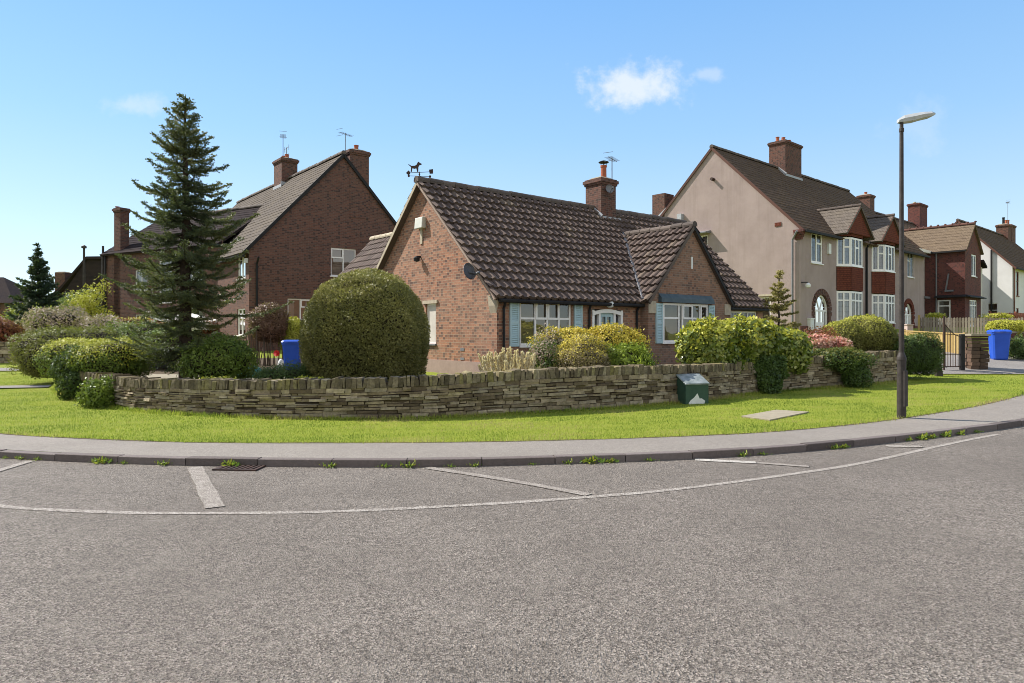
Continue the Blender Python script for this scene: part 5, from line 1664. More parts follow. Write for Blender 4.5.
# ================================================================== WHITE HOUSE at the right edge
H0 = (40.3, 55.0)
HF = Wall(H0, UR, -VR); HS = Wall(H0, VR, -UR); HGZ = 2.2
wt = empty('white_house', (H0[0], H0[1], HGZ), 'white rendered house with dark roof at the right edge of the photo', 'house')
m = MB(); HE, HR_, HW_ = 7.1, 11.1, 7.6
add_wall(m, HS, [(0, HGZ - .6), (HW_, HGZ - .6), (HW_, HE), (HW_ / 2, HR_), (0, HE)], [(2.4, 3.3, 4.9, 6.6), (1.0, 1.7, 2.6, 4.0)])
add_wall(m, HF, [(0, HGZ - .6), (16, HGZ - .6), (16, HE), (0, HE)], [(1.2, 2.0, 4.6, 6.6), (1.2, 2.0, 2.4, 3.6)])
m.build('wall', RENDER_WHITE, wt)
for h in ((2.4, 3.3, 4.9, 6.6), (1.0, 1.7, 2.6, 4.0)): window(wt, HS, *h, cols=(), transom=.6, inset=.04, glass=GLASS_FAR)
for h in ((1.2, 2.0, 4.6, 6.6), (1.2, 2.0, 2.4, 3.6)): window(wt, HF, *h, cols=(), transom=.6, inset=.04, glass=GLASS_FAR, frame=WOODRED)
gable_roof(wt, HF, 0, 16, 0, -HW_, HE, HR_, TILE_FAR, RIDGE, ov=.4, vg=.15, vergemat=RIDGE_RED)
m = MB(); m.wbox(HF, -.2, 16, .3, .42, HE - .4, HE - .28); m.build('gutter', BLACKPL, wt)
downpipe(wt, [HS(1.4, .1, 8.4), HS(1.4, .1, HGZ)], .07)
downpipe(wt, [HF(.1, .1, HE - .3), HF(.1, .1, HGZ)], .06, RIDGE_RED)
chimney(wt, HF, 15.0, 16.6, -HW_ / 2 - .5, -HW_ / 2 + .5, HR_ - .8, 12.3, pots=((15.3, -HW_ / 2), (16.0, -HW_ / 2)), pot_h=.5)
chimney(wt, HF, 13.8, 14.8, -HW_ / 2 - .5, -HW_ / 2 + .5, HR_ - .8, 12.2, pots=((14.3, -HW_ / 2),), pot_h=.7, pot_mat=BLACKPL)
aerial(HF, 15.9, -HW_ / 2, 12.1, 2.6, 'thin aerial over the white house chimney', 0)

# ================================================================== STREET FURNITURE
# street lamp
LX, LY = 7.10, 12.45
lz = 0.09
lamp = empty('street_lamp', (LX, LY, lz), 'tall dark street lamp column with pale flat lantern at the pavement edge', 'street lamp')
c = Vector((LX, LY, lz))
m = MB(); m.lathe([(.08, 0), (.078, .02), (.076, .95), (.078, 1.03), (.083, 1.06), (.078, 1.10), (.048, 1.18), (.044, 1.2)], c, 20); base_o = m.build('base_section', POSTP, lamp, smooth=False)
m = MB(); m.wbox(Wall((LX, LY), (.9, .4), (-.4 * -1, -.9)), -.045, .045, .07, .092, .3, .95); m.build('access_door', POSTP, base_o)
m = MB(); m.lathe([(.045, 1.19), (.043, 2.0), (.034, 5.1), (.033, 5.2), (.042, 5.21), (.042, 5.27), (.032, 5.28), (.032, 5.43)], c, 16); m.build('column', POSTP, lamp)
ld = Vector((.98, -.12, 0)).normalized(); ls_ = Vector((-ld.y, ld.x, 0))
hd_ = MB(); rings = []
for (t, w, zt, zb) in ((-.06, .06, 5.44, 5.38), (.02, .1, 5.49, 5.37), (.2, .13, 5.515, 5.39), (.34, .14, 5.53, 5.43), (.48, .12, 5.535, 5.455), (.56, .05, 5.525, 5.49)):
    p = c + ld * t
    rings.append([p + ls_ * w + Vector((0, 0, (zt + zb) / 2)), p + ls_ * w * .7 + Vector((0, 0, zt)), p - ls_ * w * .7 + Vector((0, 0, zt)), p - ls_ * w + Vector((0, 0, (zt + zb) / 2)), p - ls_ * w * .8 + Vector((0, 0, zb)), p + ls_ * w * .8 + Vector((0, 0, zb))])
hd_.tube_rings(rings); lan = hd_.build('lantern', LANT, lamp, smooth=False)
m = MB(); e = c + ld * .3; m.mesh([e - ld * .16 + ls_ * .09 + Vector((0, 0, 5.395)), e + ld * .2 + ls_ * .09 + Vector((0, 0, 5.47)), e + ld * .2 - ls_ * .09 + Vector((0, 0, 5.47)), e - ld * .16 - ls_ * .09 + Vector((0, 0, 5.395))], [(0, 1, 2, 3)]); m.build('lens', BLACKPL, lan)

# green cabinet against the wall
GX, GY = 4.0, 15.1
gt_ = Vector((0.95, .31, 0)).normalized()
GW = Wall((GX, GY), (gt_.x, gt_.y), (gt_.y, -gt_.x))
cab = empty('utility_cabinet', (GX, GY, .09), 'green metal utility cabinet with sloped lid and torn white sticker against the stone wall', 'cabinet')
m = MB(); P = [(-.29, .17, .05), (.29, .17, .05), (.29, -.2, .05), (-.29, -.2, .05), (-.29, .17, .50), (.29, .17, .50), (.29, -.2, .67), (-.29, -.2, .67)]
m.hexa([GW(*p) for p in P]); m.build('body', GREENPAINT, cab, bevel=.012)
m = MB(); m.hexa([GW(-.31, .19, .495), GW(.31, .19, .495), GW(.31, -.21, .685), GW(-.31, -.21, .685), GW(-.30, .19, .53), GW(.30, .19, .53), GW(.30, -.21, .72), GW(-.30, -.21, .72)])
m.build('lid', plain('flaking_green_lid', (0.12, 0.15, 0.14), (0.32, 0.34, 0.34), 7, .7, .2, 40), cab, bevel=.01)
m = MB(); m.mesh([GW(x, .1735, z) for x, z in ((-.2, .06), (.17, .06), (.2, .14), (.1, .2), (.06, .19), (-.0, .31), (-.08, .22), (-.17, .16), (-.22, .1))], [tuple(range(9))]); m.build('torn_sticker', WHITEPL, cab)
m = MB(); m.wbox(GW, -.27, .27, -.19, .16, -.1, .06); m.build('plinth', CONC, cab)


def wheelie_bin(pos, face, label):
    """two-wheeled bin: tapered body with moulded rim, lid with lip, handle and wheels"""
    fx = Vector((face[0], face[1], 0)).normalized()
    W = Wall((pos[0], pos[1]), (-fx.y, fx.x), (fx.x, fx.y))
    z = pos[2]
    r = empty('wheelie_bin', pos, label, 'bin')
    m = MB(); rings = []
    for (zz, w, d0, d1) in ((0, .21, -.2, .22), (.05, .225, -.25, .24), (.55, .255, -.29, .285), (.92, .28, -.31, .33), (.925, .30, -.33, .35), (.98, .30, -.33, .35)):
        k = .05
        rings.append([W(-w + k, d1, z + zz), W(w - k, d1, z + zz), W(w, d1 - k, z + zz), W(w, d0 + k, z + zz), W(w - k, d0, z + zz), W(-w + k, d0, z + zz), W(-w, d0 + k, z + zz), W(-w, d1 - k, z + zz)])
    m.tube_rings(rings)
    for x in (-.09, .09):
        m.hexa([W(x - .02, .24, z + .1), W(x + .02, .24, z + .1), W(x + .02, .2, z + .1), W(x - .02, .2, z + .1), W(x - .02, .315, z + .8), W(x + .02, .315, z + .8), W(x + .02, .27, z + .8), W(x - .02, .27, z + .8)])
    m.build('body', BINBLUE, r)
    m = MB(); rings = []
    for (zz, w, d0, d1) in ((.985, .315, -.34, .37), (1.0, .315, -.34, .37), (1.045, .29, -.31, .33), (1.07, .22, -.24, .24)):
        k = .06
        rings.append([W(-w + k, d1, z + zz), W(w - k, d1, z + zz), W(w, d1 - k, z + zz), W(w, d0 + k, z + zz), W(w - k, d0, z + zz), W(-w + k, d0, z + zz), W(-w, d0 + k, z + zz), W(-w, d1 - k, z + zz)])
    m.tube_rings(rings); m.wbox(W, -.1, .1, .36, .40, z + .985, z + 1.01); m.build('lid', BINBLUE, r)
    m = MB(); m.tube([W(-.26, -.37, z + .95), W(.26, -.37, z + .95)], .018, 8)
    for x in (-.26, .26): m.tube([W(x, -.3, z + .93), W(x, -.37, z + .95)], .018, 6)
    m.build('handle', BINBLUE, r)
    for x in (-.3, .25):
        m = MB(); rr = []
        for (a, q) in ((0, .07), (0, .1), (.05, .1), (.05, .07)):
            rr.append([W(x + a, -.26 + q * math.cos(t), z + .1 + q * math.sin(t)) for t in [2 * math.pi * k / 18 for k in range(18)]])
        m.tube_rings(rr); m.build('wheel', BLACKPL, r)
    return r


bp_ = at(999, 358, 24.6); wheelie_bin((bp_.x, 24.6, gz(bp_.x, 24.6) + .03), (-.35, -1), 'bright blue wheelie bin on the driveway by the brick pier at the far right')
bp_ = at(292.5, 366, 20.5); wheelie_bin((bp_.x, 20.5, .42), (.2, -1), 'blue wheelie bin half hidden beside the round clipped bush').scale = (.93, .93, .93)

# gate, pier, fences on the right
px0 = at(975, 350, 22.9)
pier = empty('stone_pier', (px0.x, 22.9, gz(px0.x, 22.9)), 'squat dark stone gate pier with flat cap beside the iron gate', 'pier')
st = MB(); zb = gz(px0.x, 22.9) - .1; zt = 1.52; z = zb
while z < zt - .05:
    h = random.uniform(.09, .15); q = 0
    for (a0, a1, b0, b1) in ((-.26, .02, -.22, .02), (.03, .30, -.22, .05), (-.26, .05, .03, .24), (.06, .30, .06, .24)):
        j = lambda: random.gauss(0, .01)
        st.box(px0.x + a0 + j(), px0.x + a1 + j(), 22.9 + b0 + j(), 22.9 + b1 + j(), z, min(z + h - .008, zt))
    z += h
STONE_DARK = by_rnd('dark_pier_stone', [(0, (0.05, 0.035, 0.028)), (.5, (0.10, 0.066, 0.048)), (1, (0.17, 0.11, 0.08))], .9, .8, 22, .4, .1)
st.build('stones', STONE_DARK, pier, bevel=.01)
m = MB(); m.box(px0.x - .31, px0.x + .35, 22.62, 23.18, zt, zt + .07); m.build('cap', CONC, pier, bevel=.01)
gx0 = at(944, 350, 22.6); gx1 = at(962, 350, 22.6)
gate = empty('iron_gate', (gx0.x, 22.6, gz(gx0.x, 22.6)), 'open rusty iron garden gate with slim bars and arched top left of the stone pier', 'gate')
zg = gz(gx0.x, 22.6)
m = MB(); m.tube([Vector((gx0.x, 22.6, zg - .1)), Vector((gx0.x, 22.6, 2.18))], .03, 8); m.build('post', IRON, gate)
m = MB(); m.box(gx1.x - .06, gx1.x + .06, 22.54, 22.66, zg - .1, 1.58); m.build('post', BLACKPL, gate)
m = MB(); n = 7
for k in range(n):
    t = (k + .5) / n; x = gx0.x + (gx1.x - gx0.x) * t; zt_ = 1.95 - .45 * t - .12 * math.sin(math.pi * t)
    m.tube([Vector((x, 22.6, zg + .12)), Vector((x, 22.6, zt_))], .011, 5)
for zf in (.14, .55): m.tube([Vector((gx0.x, 22.6, zg + zf)), Vector((gx1.x, 22.6, zg + zf))], .016, 5)
m.tube([Vector((gx0.x + (gx1.x - gx0.x) * t / 8, 22.6, 1.95 - .45 * t / 8 - .12 * math.sin(math.pi * t / 8))) for t in range(9)], .014, 5)
m.build('gate_bars', IRON, gate)
gs = at(939, 372, 21.6)
gst = MB(); b0 = Vector((gs.x, 21.6, gz(gs.x, 21.6)))
gst.hexa([b0 + Vector(p) for p in ((-.1, -.07, -.1), (.12, -.07, -.1), (.12, .07, -.1), (-.1, .07, -.1), (-.15, -.06, .62), (.0, -.06, .60), (.0, .06, .60), (-.15, .06, .62))])
tag(gst.build('gate_stump', POSTP, base=b0, bevel=.01), 'leaning dark timber gate stump at the grass edge beside the dark hedge', 'post')


def board_fence(p, q, z0, h, mat, label, bw=.12, gap=.02, rails=True, posts=2.4, cap=False, pointed=False, name='fence', postmat=None, basep=None):
    """vertical boards on rails with posts"""
    p = Vector((p[0], p[1], 0)); q = Vector((q[0], q[1], 0)); L = (q - p).length; d = (q - p) / L; nn = Vector((d.y, -d.x, 0))
    W = Wall((p.x, p.y), d, nn)
    zf = z0 if callable(z0) else (lambda t: z0)
    r = empty(name, W(L / 2, 0, zf(.5)), label, 'fence')
    m = MB(); a = 0
    while a < L:
        z = zf(a / L); hh = h + random.gauss(0, .012); w = min(bw, L - a)
        if pointed:
            m.mesh([W(a, 0, z), W(a + w, 0, z), W(a + w, .02, z), W(a, .02, z), W(a, 0, z + hh - .05), W(a + w, 0, z + hh - .05), W(a + w, .02, z + hh - .05), W(a, .02, z + hh - .05), W(a + w / 2, 0, z + hh), W(a + w / 2, .02, z + hh)],
                   [(0, 1, 5, 8, 4), (3, 7, 9, 6, 2), (1, 2, 6, 5), (0, 4, 7, 3), (5, 6, 9, 8), (4, 8, 9, 7)])
        else: m.wbox(W, a, a + w, 0, .02 + random.gauss(0, .003), z, z + hh)
        a += bw + gap
    m.build('boards', mat, r)
    m = MB()
    for zr in (.2, .75): m.hexa([W(0, 0, zf(0) + h * zr), W(L, 0, zf(1) + h * zr), W(L, -.05, zf(1) + h * zr), W(0, -.05, zf(0) + h * zr), W(0, 0, zf(0) + h * zr + .08), W(L, 0, zf(1) + h * zr + .08), W(L, -.05, zf(1) + h * zr + .08), W(0, -.05, zf(0) + h * zr + .08)])
    m.build('rails', mat, r)
    if cap:
        m = MB(); m.hexa([W(0, .05, zf(0) + h + .01), W(L, .05, zf(1) + h + .01), W(L, -.06, zf(1) + h + .01), W(0, -.06, zf(0) + h + .01), W(0, .05, zf(0) + h + .06), W(L, .05, zf(1) + h + .06), W(L, -.06, zf(1) + h + .06), W(0, -.06, zf(0) + h + .06)]); m.build('capping_rail', mat, r)
    n = max(1, int(L / posts))
    for k in range(n + 1):
        a = min(L - .05, L * k / n); m = MB(); m.wbox(W, a - .05, a + .05, -.06, .05, zf(a / L) - .2, zf(a / L) + h + .1)
        m.build('post', postmat or mat, r)
    return r


a_, b_ = at(904, 350, 30.4), at(966, 350, 25.9)
board_fence((a_.x, 30.4), (b_.x, 25.9), lambda t: .74 - .14 * t, .93, WOODYEL, 'sunlit yellow boarded fence behind the iron gate and dark hedge', bw=.14, gap=.018, cap=True, posts=3)
a_, b_ = at(919, 330, 35.6), at(1028, 330, 32.8)
board_fence((a_.x, 35.6), (b_.x, 32.8), lambda t: 1.38 - .08 * t, 1.05, WOODPALE, 'long pale picket fence with narrow weathered boards in front of the dark brick house', bw=.10, gap=.025, pointed=True, posts=2.6, postmat=WOODYEL)
a_, b_ = at(990, 318, 44), at(1040, 318, 46)
board_fence((a_.x, 44), (b_.x, 46), lambda t: 2.0, .9, WOODRED, 'low red-stained fence in front of the white house', bw=.16, gap=.05, posts=2.5)
# low house-front wall below the grey house
m = MB(); a_ = at(800, 332, 31.5); b_ = at(905, 337, 31.2)
WL = Wall((a_.x, 31.5), (b_ - a_).to_2d(), (0.0, -1))
gwl = empty('garden_wall', WL(2.4, 0, 1.0), 'low brown brick garden wall below the grey rendered house', 'wall')
m.wbox(WL, 0, 5.0, -.2, 0, .7, 1.55); m.build('brickwork', BRICK_BROWN, gwl)
m = MB(); m.wbox(WL, -.04, 5.04, -.24, .04, 1.552, 1.62); m.build('coping', STONE_TRIM, gwl)
gp = at(909, 340, 30.6); m = MB(); m.box(gp.x - .13, gp.x + .13, 30.5, 30.76, .8, 1.95); m.box(gp.x - .16, gp.x + .16, 30.47, 30.79, 1.952, 2.0)
tag(m.build('gate_post', plain('pinkish_stone_post', (.5, .38, .34), (.42, .32, .28), 6, .85, .2), base=(gp.x, 30.6, 1.0)), 'pale pinkish gate post just right of the street lamp column', 'post')
# brick pier wall right edge
a_ = at(1003, 350, 25.6); b_ = at(1060, 350, 26.5)
WL = Wall((a_.x, 25.6), (b_ - a_).to_2d(), (0.1, -1))
bw_ = empty('brick_wall', WL(.8, 0, gz(a_.x, 25.6)), 'dark brick garden wall behind the blue bin at the right edge', 'wall')
m = MB(); m.wbox(WL, 0, 2.6, -.25, 0, .4, 1.6); m.build('brickwork', BRICK_DARK, bw_)
m = MB(); m.wbox(WL, -.03, 2.64, -.28, .03, 1.602, 1.68); m.build('coping', CONC, bw_)

# poles on the left
pp = at(84, 290, 46); m = MB(); c = Vector((pp.x, 46, 1.0)); m.tube([c, c + Vector((0, 0, 6.3))], [.1, .07], 10); m.lathe([(.07, 6.28), (.16, 6.3), (.16, 6.42), (.05, 6.5)], c, 10)
tag(m.build('lamp_column', POSTP, base=c), 'distant slim column with small cap above the yellow-green tree', 'street lamp')
pp = at(103, 290, 38.5); m = MB(); c = Vector((pp.x, 38.5, .9)); m.tube([c, c + Vector((0, 0, 5.6))], [.09, .06], 8)
tag(m.build('telegraph_pole', POSTP, base=c), 'thin dark pole standing in front of the red brick house corner', 'pole')
ta = at(38, 250, 60)

# small garden things by the left bin
c = at(277, 352, 18.3); c.z = .9
orn = empty('garden_windmill', (c.x, 18.3, .42), 'small red garden windmill flower beside the blue bin on the left', 'ornament')
m = MB(); m.tube([Vector((c.x, 18.3, .42)), c + Vector((0, 0, .16))], .01, 5); m.build('stick', WHITEPL, orn)
m = MB(); h = c + Vector((0, -.03, .18))
for k in range(8):
    a = k * math.pi / 4; u = Vector((math.cos(a), 0, math.sin(a))); w = Vector((-math.sin(a), 0, math.cos(a)))
    m.mesh([h, h + u * .06 + w * .035 + Vector((0, -.02, 0)), h + u * .1, h + u * .06 - w * .03 + Vector((0, .02, 0))], [(0, 1, 2, 3)])
m.build('petals', plain('red_plastic', (.6, .02, .02), (.5, .02, .02), 3, .5), orn)
c = at(281, 358, 18.0); m = MB(); m.lathe([(.1, 0), (.13, .05), (.12, .2), (.07, .3), (.09, .36), (.06, .48), (.02, .52)], (c.x, 18.0, .42), 14)
tag(m.build('garden_ornament', WHITEPL, base=(c.x, 18.0, .42), smooth=True), 'small white garden ornament in front of the blue bin on the left', 'ornament')
c = at(250, 364, 17.6); m = MB(); rings = []
for (rr, zz) in ((.33, 0), (.32, .12), (.26, .25), (.14, .33), (.02, .36)): rings.append([Vector((c.x + rr * 1.1 * math.cos(t), 17.6 + rr * math.sin(t), .45 + zz)) for t in [2 * math.pi * k / 18 for k in range(18)]])
m.tube_rings(rings); tag(m.build('green_cover', plain('green_tarpaulin', (.05, .16, .12), (.07, .2, .15), 4, .45), base=(c.x, 17.6, .45), smooth=True), 'small green domed cover on the garden path right of the dark shrub', 'cover')

# ================================================================== PLANTS
def lump(P, freq, seed, k=6):
    r = np.random.default_rng(seed); out = np.zeros(len(P))
    for i in range(k):
        w = r.normal(0, 1, 3) * freq; out += np.sin(P @ w + r.uniform(0, 6.28))
    return out / math.sqrt(k)


def leaf_quads(P, N, L, Wd, r, out=.35, jit=.5):
    n = len(P)
    rv = r.normal(0, 1, (n, 3))
    t = rv - N * (rv * N).sum(1)[:, None]
    t /= np.linalg.norm(t, axis=1)[:, None] + 1e-9
    d = t + N * r.normal(out, .3, n)[:, None]; d /= np.linalg.norm(d, axis=1)[:, None]
    nn = N + r.normal(0, jit, (n, 3))
    w = np.cross(d, nn); w /= np.linalg.norm(w, axis=1)[:, None] + 1e-9
    s = r.uniform(.6, 1.35, n)[:, None]
    V = np.empty((n, 4, 3))
    V[:, 0] = P; V[:, 1] = P + d * L * .55 * s + w * Wd * .5 * s; V[:, 2] = P + d * L * s; V[:, 3] = P + d * L * .55 * s - w * Wd * .5 * s
    return V


CORE = plain('inner_twigs', (0.05, 0.04, 0.026), (0.03, 0.026, 0.017), 20, .95, .6, 30, .05)


def super_r(D, e):
    """radius of a unit superellipsoid along each direction"""
    return 1.0 / (np.abs(D) ** e).sum(1) ** (1.0 / e)


def bush(name, lobes, n, L, Wd, mat, label, cat, seed=0, amp=.07, freq=3.0, e=2.3, depth=.22, group=None, core=True, zmin=None, top=None, topmat=None, out=.35, stems=0, spiky=0.0):
    """a shrub of one or more lobes (centre, radii): leaves through the outer part of the volume, twiggy core"""
    r = np.random.default_rng(seed + 100)
    base = Vector((lobes[0][0][0], lobes[0][0][1], min(c[2] - R[2] for c, R in lobes)))
    if zmin is not None: base.z = zmin
    root = empty(name, base, label, cat, group)
    Ps = []; Ns = []
    area = np.array([R[0] * R[1] + R[1] * R[2] + R[0] * R[2] for c, R in lobes]); area = area / area.sum()
    V0 = []; F0 = []
    for li, (c, R) in enumerate(lobes):
        c = np.array(c, float); R = np.array(R, float)
        k = int(n * area[li] * 1.25)
        D = r.normal(0, 1, (k, 3)); D /= np.linalg.norm(D, axis=1)[:, None]
        rad = super_r(D, e) * (1 + amp * lump(D * R * freq, 1.0, seed + li) + amp * .8 * lump(D * R * freq * 2.7, 1.0, seed + li + 50) + amp * .55 * lump(D * R * freq * 6.0, 1.0, seed + li + 80))
        f = 1 - depth * r.uniform(0, 1, k) ** 1.6 + spiky * np.abs(r.normal(0, 1, k)) ** 2 * .5
        P = c + D * (rad * f)[:, None] * R
        N = D / R; N /= np.linalg.norm(N, axis=1)[:, None]
        ok = np.ones(k, bool)
        if zmin is not None: ok &= P[:, 2] > zmin
        for lj, (c2, R2) in enumerate(lobes):
            if lj == li: continue
            q = (P - np.array(c2)) / (np.array(R2) * .8)
            ok &= (np.abs(q) ** e).sum(1) > 1
        Ps.append(P[ok]); Ns.append(N[ok])
        if core:   # lat-long core
            nu, nv = 20, 12; o = len(V0)
            for j in range(nv + 1):
                for i in range(nu):
                    th = math.pi * j / nv; ph = 2 * math.pi * i / nu
                    d = np.array([[math.sin(th) * math.cos(ph), math.sin(th) * math.sin(ph), math.cos(th)]])
                    rr = super_r(d, e) * (1 + amp * lump(d * R * freq, 1.0, seed + li))
                    p = (c + d[0] * rr[0] * R * (1 - depth * .85))
                    if zmin is not None: p[2] = max(p[2], zmin - .03)
                    V0.append(p)
            for j in range(nv):
                for i in range(nu):
                    a = o + j * nu + i; b = o + j * nu + (i + 1) % nu
                    F0.append((a, b, b + nu, a + nu))
    P = np.concatenate(Ps); N = np.concatenate(Ns)
    V = leaf_quads(P, N, L, Wd, r, out)
    rnd = np.clip(r.uniform(0, 1, len(P)) * .62 + .19 + .17 * lump(P, 4.0 / max(.6, max(lobes[0][1])), seed + 7), 0, 1)
    if top is not None:     # fresh growth on the top; on the yew, sunlight painted into leaf colour
        sel = r.uniform(0, 1, len(P)) < np.clip((P[:, 2] - top[0]) / (top[1] - top[0]) + .22 * lump(P, 5, seed + 3), 0, 1) * .95
        raw_mesh('foliage', V[~sel].reshape(-1, 3), np.arange((~sel).sum() * 4).reshape(-1, 4), mat, rnd[~sel], root)
        raw_mesh('fresh_or_sunlit_top', V[sel].reshape(-1, 3), np.arange(sel.sum() * 4).reshape(-1, 4), topmat, rnd[sel], root)
    else:
        raw_mesh('foliage', V.reshape(-1, 3), np.arange(len(P) * 4).reshape(-1, 4), mat, rnd, root)
    if core:
        m = MB(); m.mesh(V0, F0); m.build('branch_core', CORE, root)
    if stems:
        m = MB(); c, R = lobes[0]
        for k in range(stems):
            a = r.uniform(0, 6.28); q = r.uniform(.1, .5)
            p0 = Vector((c[0] + math.cos(a) * q * R[0] * .5, c[1] + math.sin(a) * q * R[1] * .5, base.z - .05)); p1 = Vector((c[0] + math.cos(a) * R[0] * .7, c[1] + math.sin(a) * R[1] * .7, c[2]))
            m.tube([p0, (p0 + p1) / 2 + Vector((0, 0, .1)), p1], [.025, .018, .01], 5)
        m.build('stems', TWIG, root)
    return root


def lv(name, *cols, trans=.3, rough=.5, spec=.3): return leaf(name, [(i / (len(cols) - 1), c) for i, c in enumerate(cols)], trans, rough, spec)


YEW = lv('yew_leaf', (.10, .098, .024), (.155, .148, .04), (.22, .2, .056), (.32, .28, .1), trans=.2)
DARKG = lv('dark_green_leaf', (.03, .05, .014), (.05, .085, .02), (.08, .125, .03), (.12, .17, .045), trans=.3)
MIDG = lv('mid_green_leaf', (.06, .095, .014), (.10, .15, .022), (.15, .205, .03), (.22, .27, .05), trans=.3)
BRIGHTG = lv('bright_green_leaf', (.11, .15, .018), (.19, .245, .03), (.28, .34, .045), (.4, .45, .09), trans=.45)
LIME = lv('lime_leaf', (.28, .29, .022), (.42, .41, .038), (.54, .51, .07), (.66, .62, .15), trans=.3)
GOLD = lv('golden_leaf', (.42, .30, .025), (.58, .44, .05), (.72, .57, .08), (.8, .7, .2), trans=.3)
GLOSSY = lv('laurel_leaf', (.06, .09, .015), (.11, .15, .022), (.2, .24, .04), (.44, .43, .12), trans=.22, rough=.32, spec=.5)
GREYBR = lv('grey_brown_leaf', (.12, .09, .045), (.2, .15, .08), (.29, .23, .11), (.38, .3, .14), trans=.3)
BEECH = lv('dry_beech_leaf', (.10, .05, .03), (.16, .085, .05), (.22, .12, .075), (.28, .17, .11), trans=.2)
PINKISH = lv('pale_pink_leaf', (.16, .14, .07), (.3, .22, .14), (.45, .32, .26), (.55, .42, .36), trans=.3)
ROSE = lv('coral_blossom', (.5, .13, .10), (.66, .28, .22), (.76, .46, .37), (.8, .66, .5), trans=.3)
REDH = lv('red_hedge_leaf', (.13, .03, .02), (.2, .05, .03), (.28, .08, .04), (.34, .14, .06), trans=.3)
OLIVE = lv('olive_leaf', (.08, .085, .016), (.13, .13, .025), (.19, .18, .04), (.27, .245, .07), trans=.35)
SPRUCE = lv('spruce_needle', (.04, .055, .035), (.08, .098, .052), (.15, .16, .068), (.29, .265, .095), trans=.2)
SPRUCE_B = lv('dark_fir_needle', (.018, .034, .024), (.03, .055, .034), (.05, .08, .042), (.08, .11, .06), trans=.15)
SPR_Y = lv('yellowish_fir_needle', (.16, .14, .055), (.26, .22, .075), (.36, .3, .11), (.46, .38, .16), trans=.25)
STRAW = lv('straw_blade', (.70, .52, .28), (.80, .63, .38), (.86, .72, .48), (.9, .8, .6), trans=.45)

# --- the round clipped yew
YEWSUN = lv('yew_sunlit_tone', (.2, .18, .04), (.28, .25, .06), (.36, .32, .09), (.44, .38, .14), trans=.2)  # brighter leaf colour paints the sunlight on the upper yew
bush('clipped_bush', [((-3.30, 15.45, 1.50), (1.36, 1.33, 1.52))], 95000, .052, .02, YEW, 'huge round clipped yew bush in front of the bungalow gable', 'bush', seed=1, amp=.03, freq=2.6, e=2.3, depth=.11, zmin=.50, out=.7, top=(1.4, 3.6), topmat=YEWSUN, spiky=.004)
m = MB(); m.tube([Vector((-3.3, 15.4, .3)), Vector((-3.3, 15.45, .7))], .16, 10); m.build('stem', BARK, bpy.data.objects['clipped_bush'])

# --- bungalow garden, left part
bush('shrub', [((-6.42, 14.7, 1.0), (.66, .55, .52)), ((-6.0, 14.8, 1.1), (.42, .45, .44))], 11500, .06, .026, MIDG, 'dark green rounded shrub just right of the spruce trunk', 'shrub', seed=2, amp=.17, spiky=.04, e=2.2, depth=.4, zmin=.48, stems=9)
bush('hedge', [((-10.3, 16.75, 1.0), (.85, .62, .46)), ((-9.5, 16.3, .98), (.9, .6, .43))], 26000, .05, .028, MIDG, 'lime-topped clipped hedge overhanging the left end of the stone wall', 'hedge', seed=3, amp=.1, spiky=.02, e=3.8, depth=.22, zmin=.52, top=(.95, 1.3), topmat=LIME)
bush('ivy_clump', [((-10.45, 16.3, .72), (.42, .42, .5)), ((-10.2, 15.85, .4), (.28, .22, .32))], 7000, .06, .035, DARKG, 'dark ivy spilling over the left end of the stone wall', 'ivy', seed=4, amp=.16, depth=.4, zmin=.1)
bush('wall_shrub', [((-8.62, 14.25, .34), (.30, .2, .3))], 2600, .07, .035, MIDG, 'small leafy shrub growing at the outer foot of the left wall end', 'shrub', seed=5, amp=.28, spiky=.06, depth=.55, zmin=.1)
bush('shrub', [((-13.75, 20.3, 1.1), (.85, .9, .66)), ((-13.1, 20.9, 1.25), (.95, .8, .5)), ((-13.5, 19.6, .82), (.5, .4, .55))], 21000, .06, .03, OLIVE, 'large dark olive clipped bush left of the gate gap in the wall', 'shrub', seed=6, amp=.13, spiky=.02, e=2.5, depth=.25, zmin=.35, stems=8)
bush('flowering_shrub', [((-15.7, 23.5, 1.75), (.9, .9, .75)), ((-14.0, 23.3, 1.6), (1.0, .9, .58)), ((-16.0, 23.6, 2.1), (.42, .5, .4))], 14000, .075, .04, OLIVE, 'pale pink flowering shrub behind the olive bush on the left', 'shrub', seed=7, amp=.16, depth=.35, zmin=.4, top=(1.2, 2.2), topmat=PINKISH)
bush('shrub', [((-12.0, 21.9, 1.35), (1.3, .9, .62)), ((-10.4, 20.6, 1.2), (1.1, .8, .55))], 14000, .065, .032, MIDG, 'mixed green shrub row between the lime hedge and the spruce', 'shrub', seed=8, amp=.14, depth=.35, zmin=.45)
bush('low_shrub', [((-5.05, 14.5, .72), (.5, .42, .26)), ((-4.65, 14.7, .74), (.42, .35, .24))], 7500, .05, .016, DARKG, 'low spiky dark shrub behind the wall in front of the left bin', 'shrub', seed=9, amp=.2, depth=.6, zmin=.44, spiky=.12)
bush('ground_plant', [((-5.6, 13.45, .58), (.55, .2, .16))], 2600, .06, .03, LIME, 'low lime-green plants along the wall top below the dark shrub', 'plant', seed=10, amp=.25, depth=.5, zmin=.42)
bush('ground_plant', [((-3.95, 13.35, .62), (.28, .2, .16))], 1500, .06, .03, LIME, 'small lime-green plant by the wall under the left side of the clipped bush', 'plant', seed=11, amp=.25, depth=.5, zmin=.42)
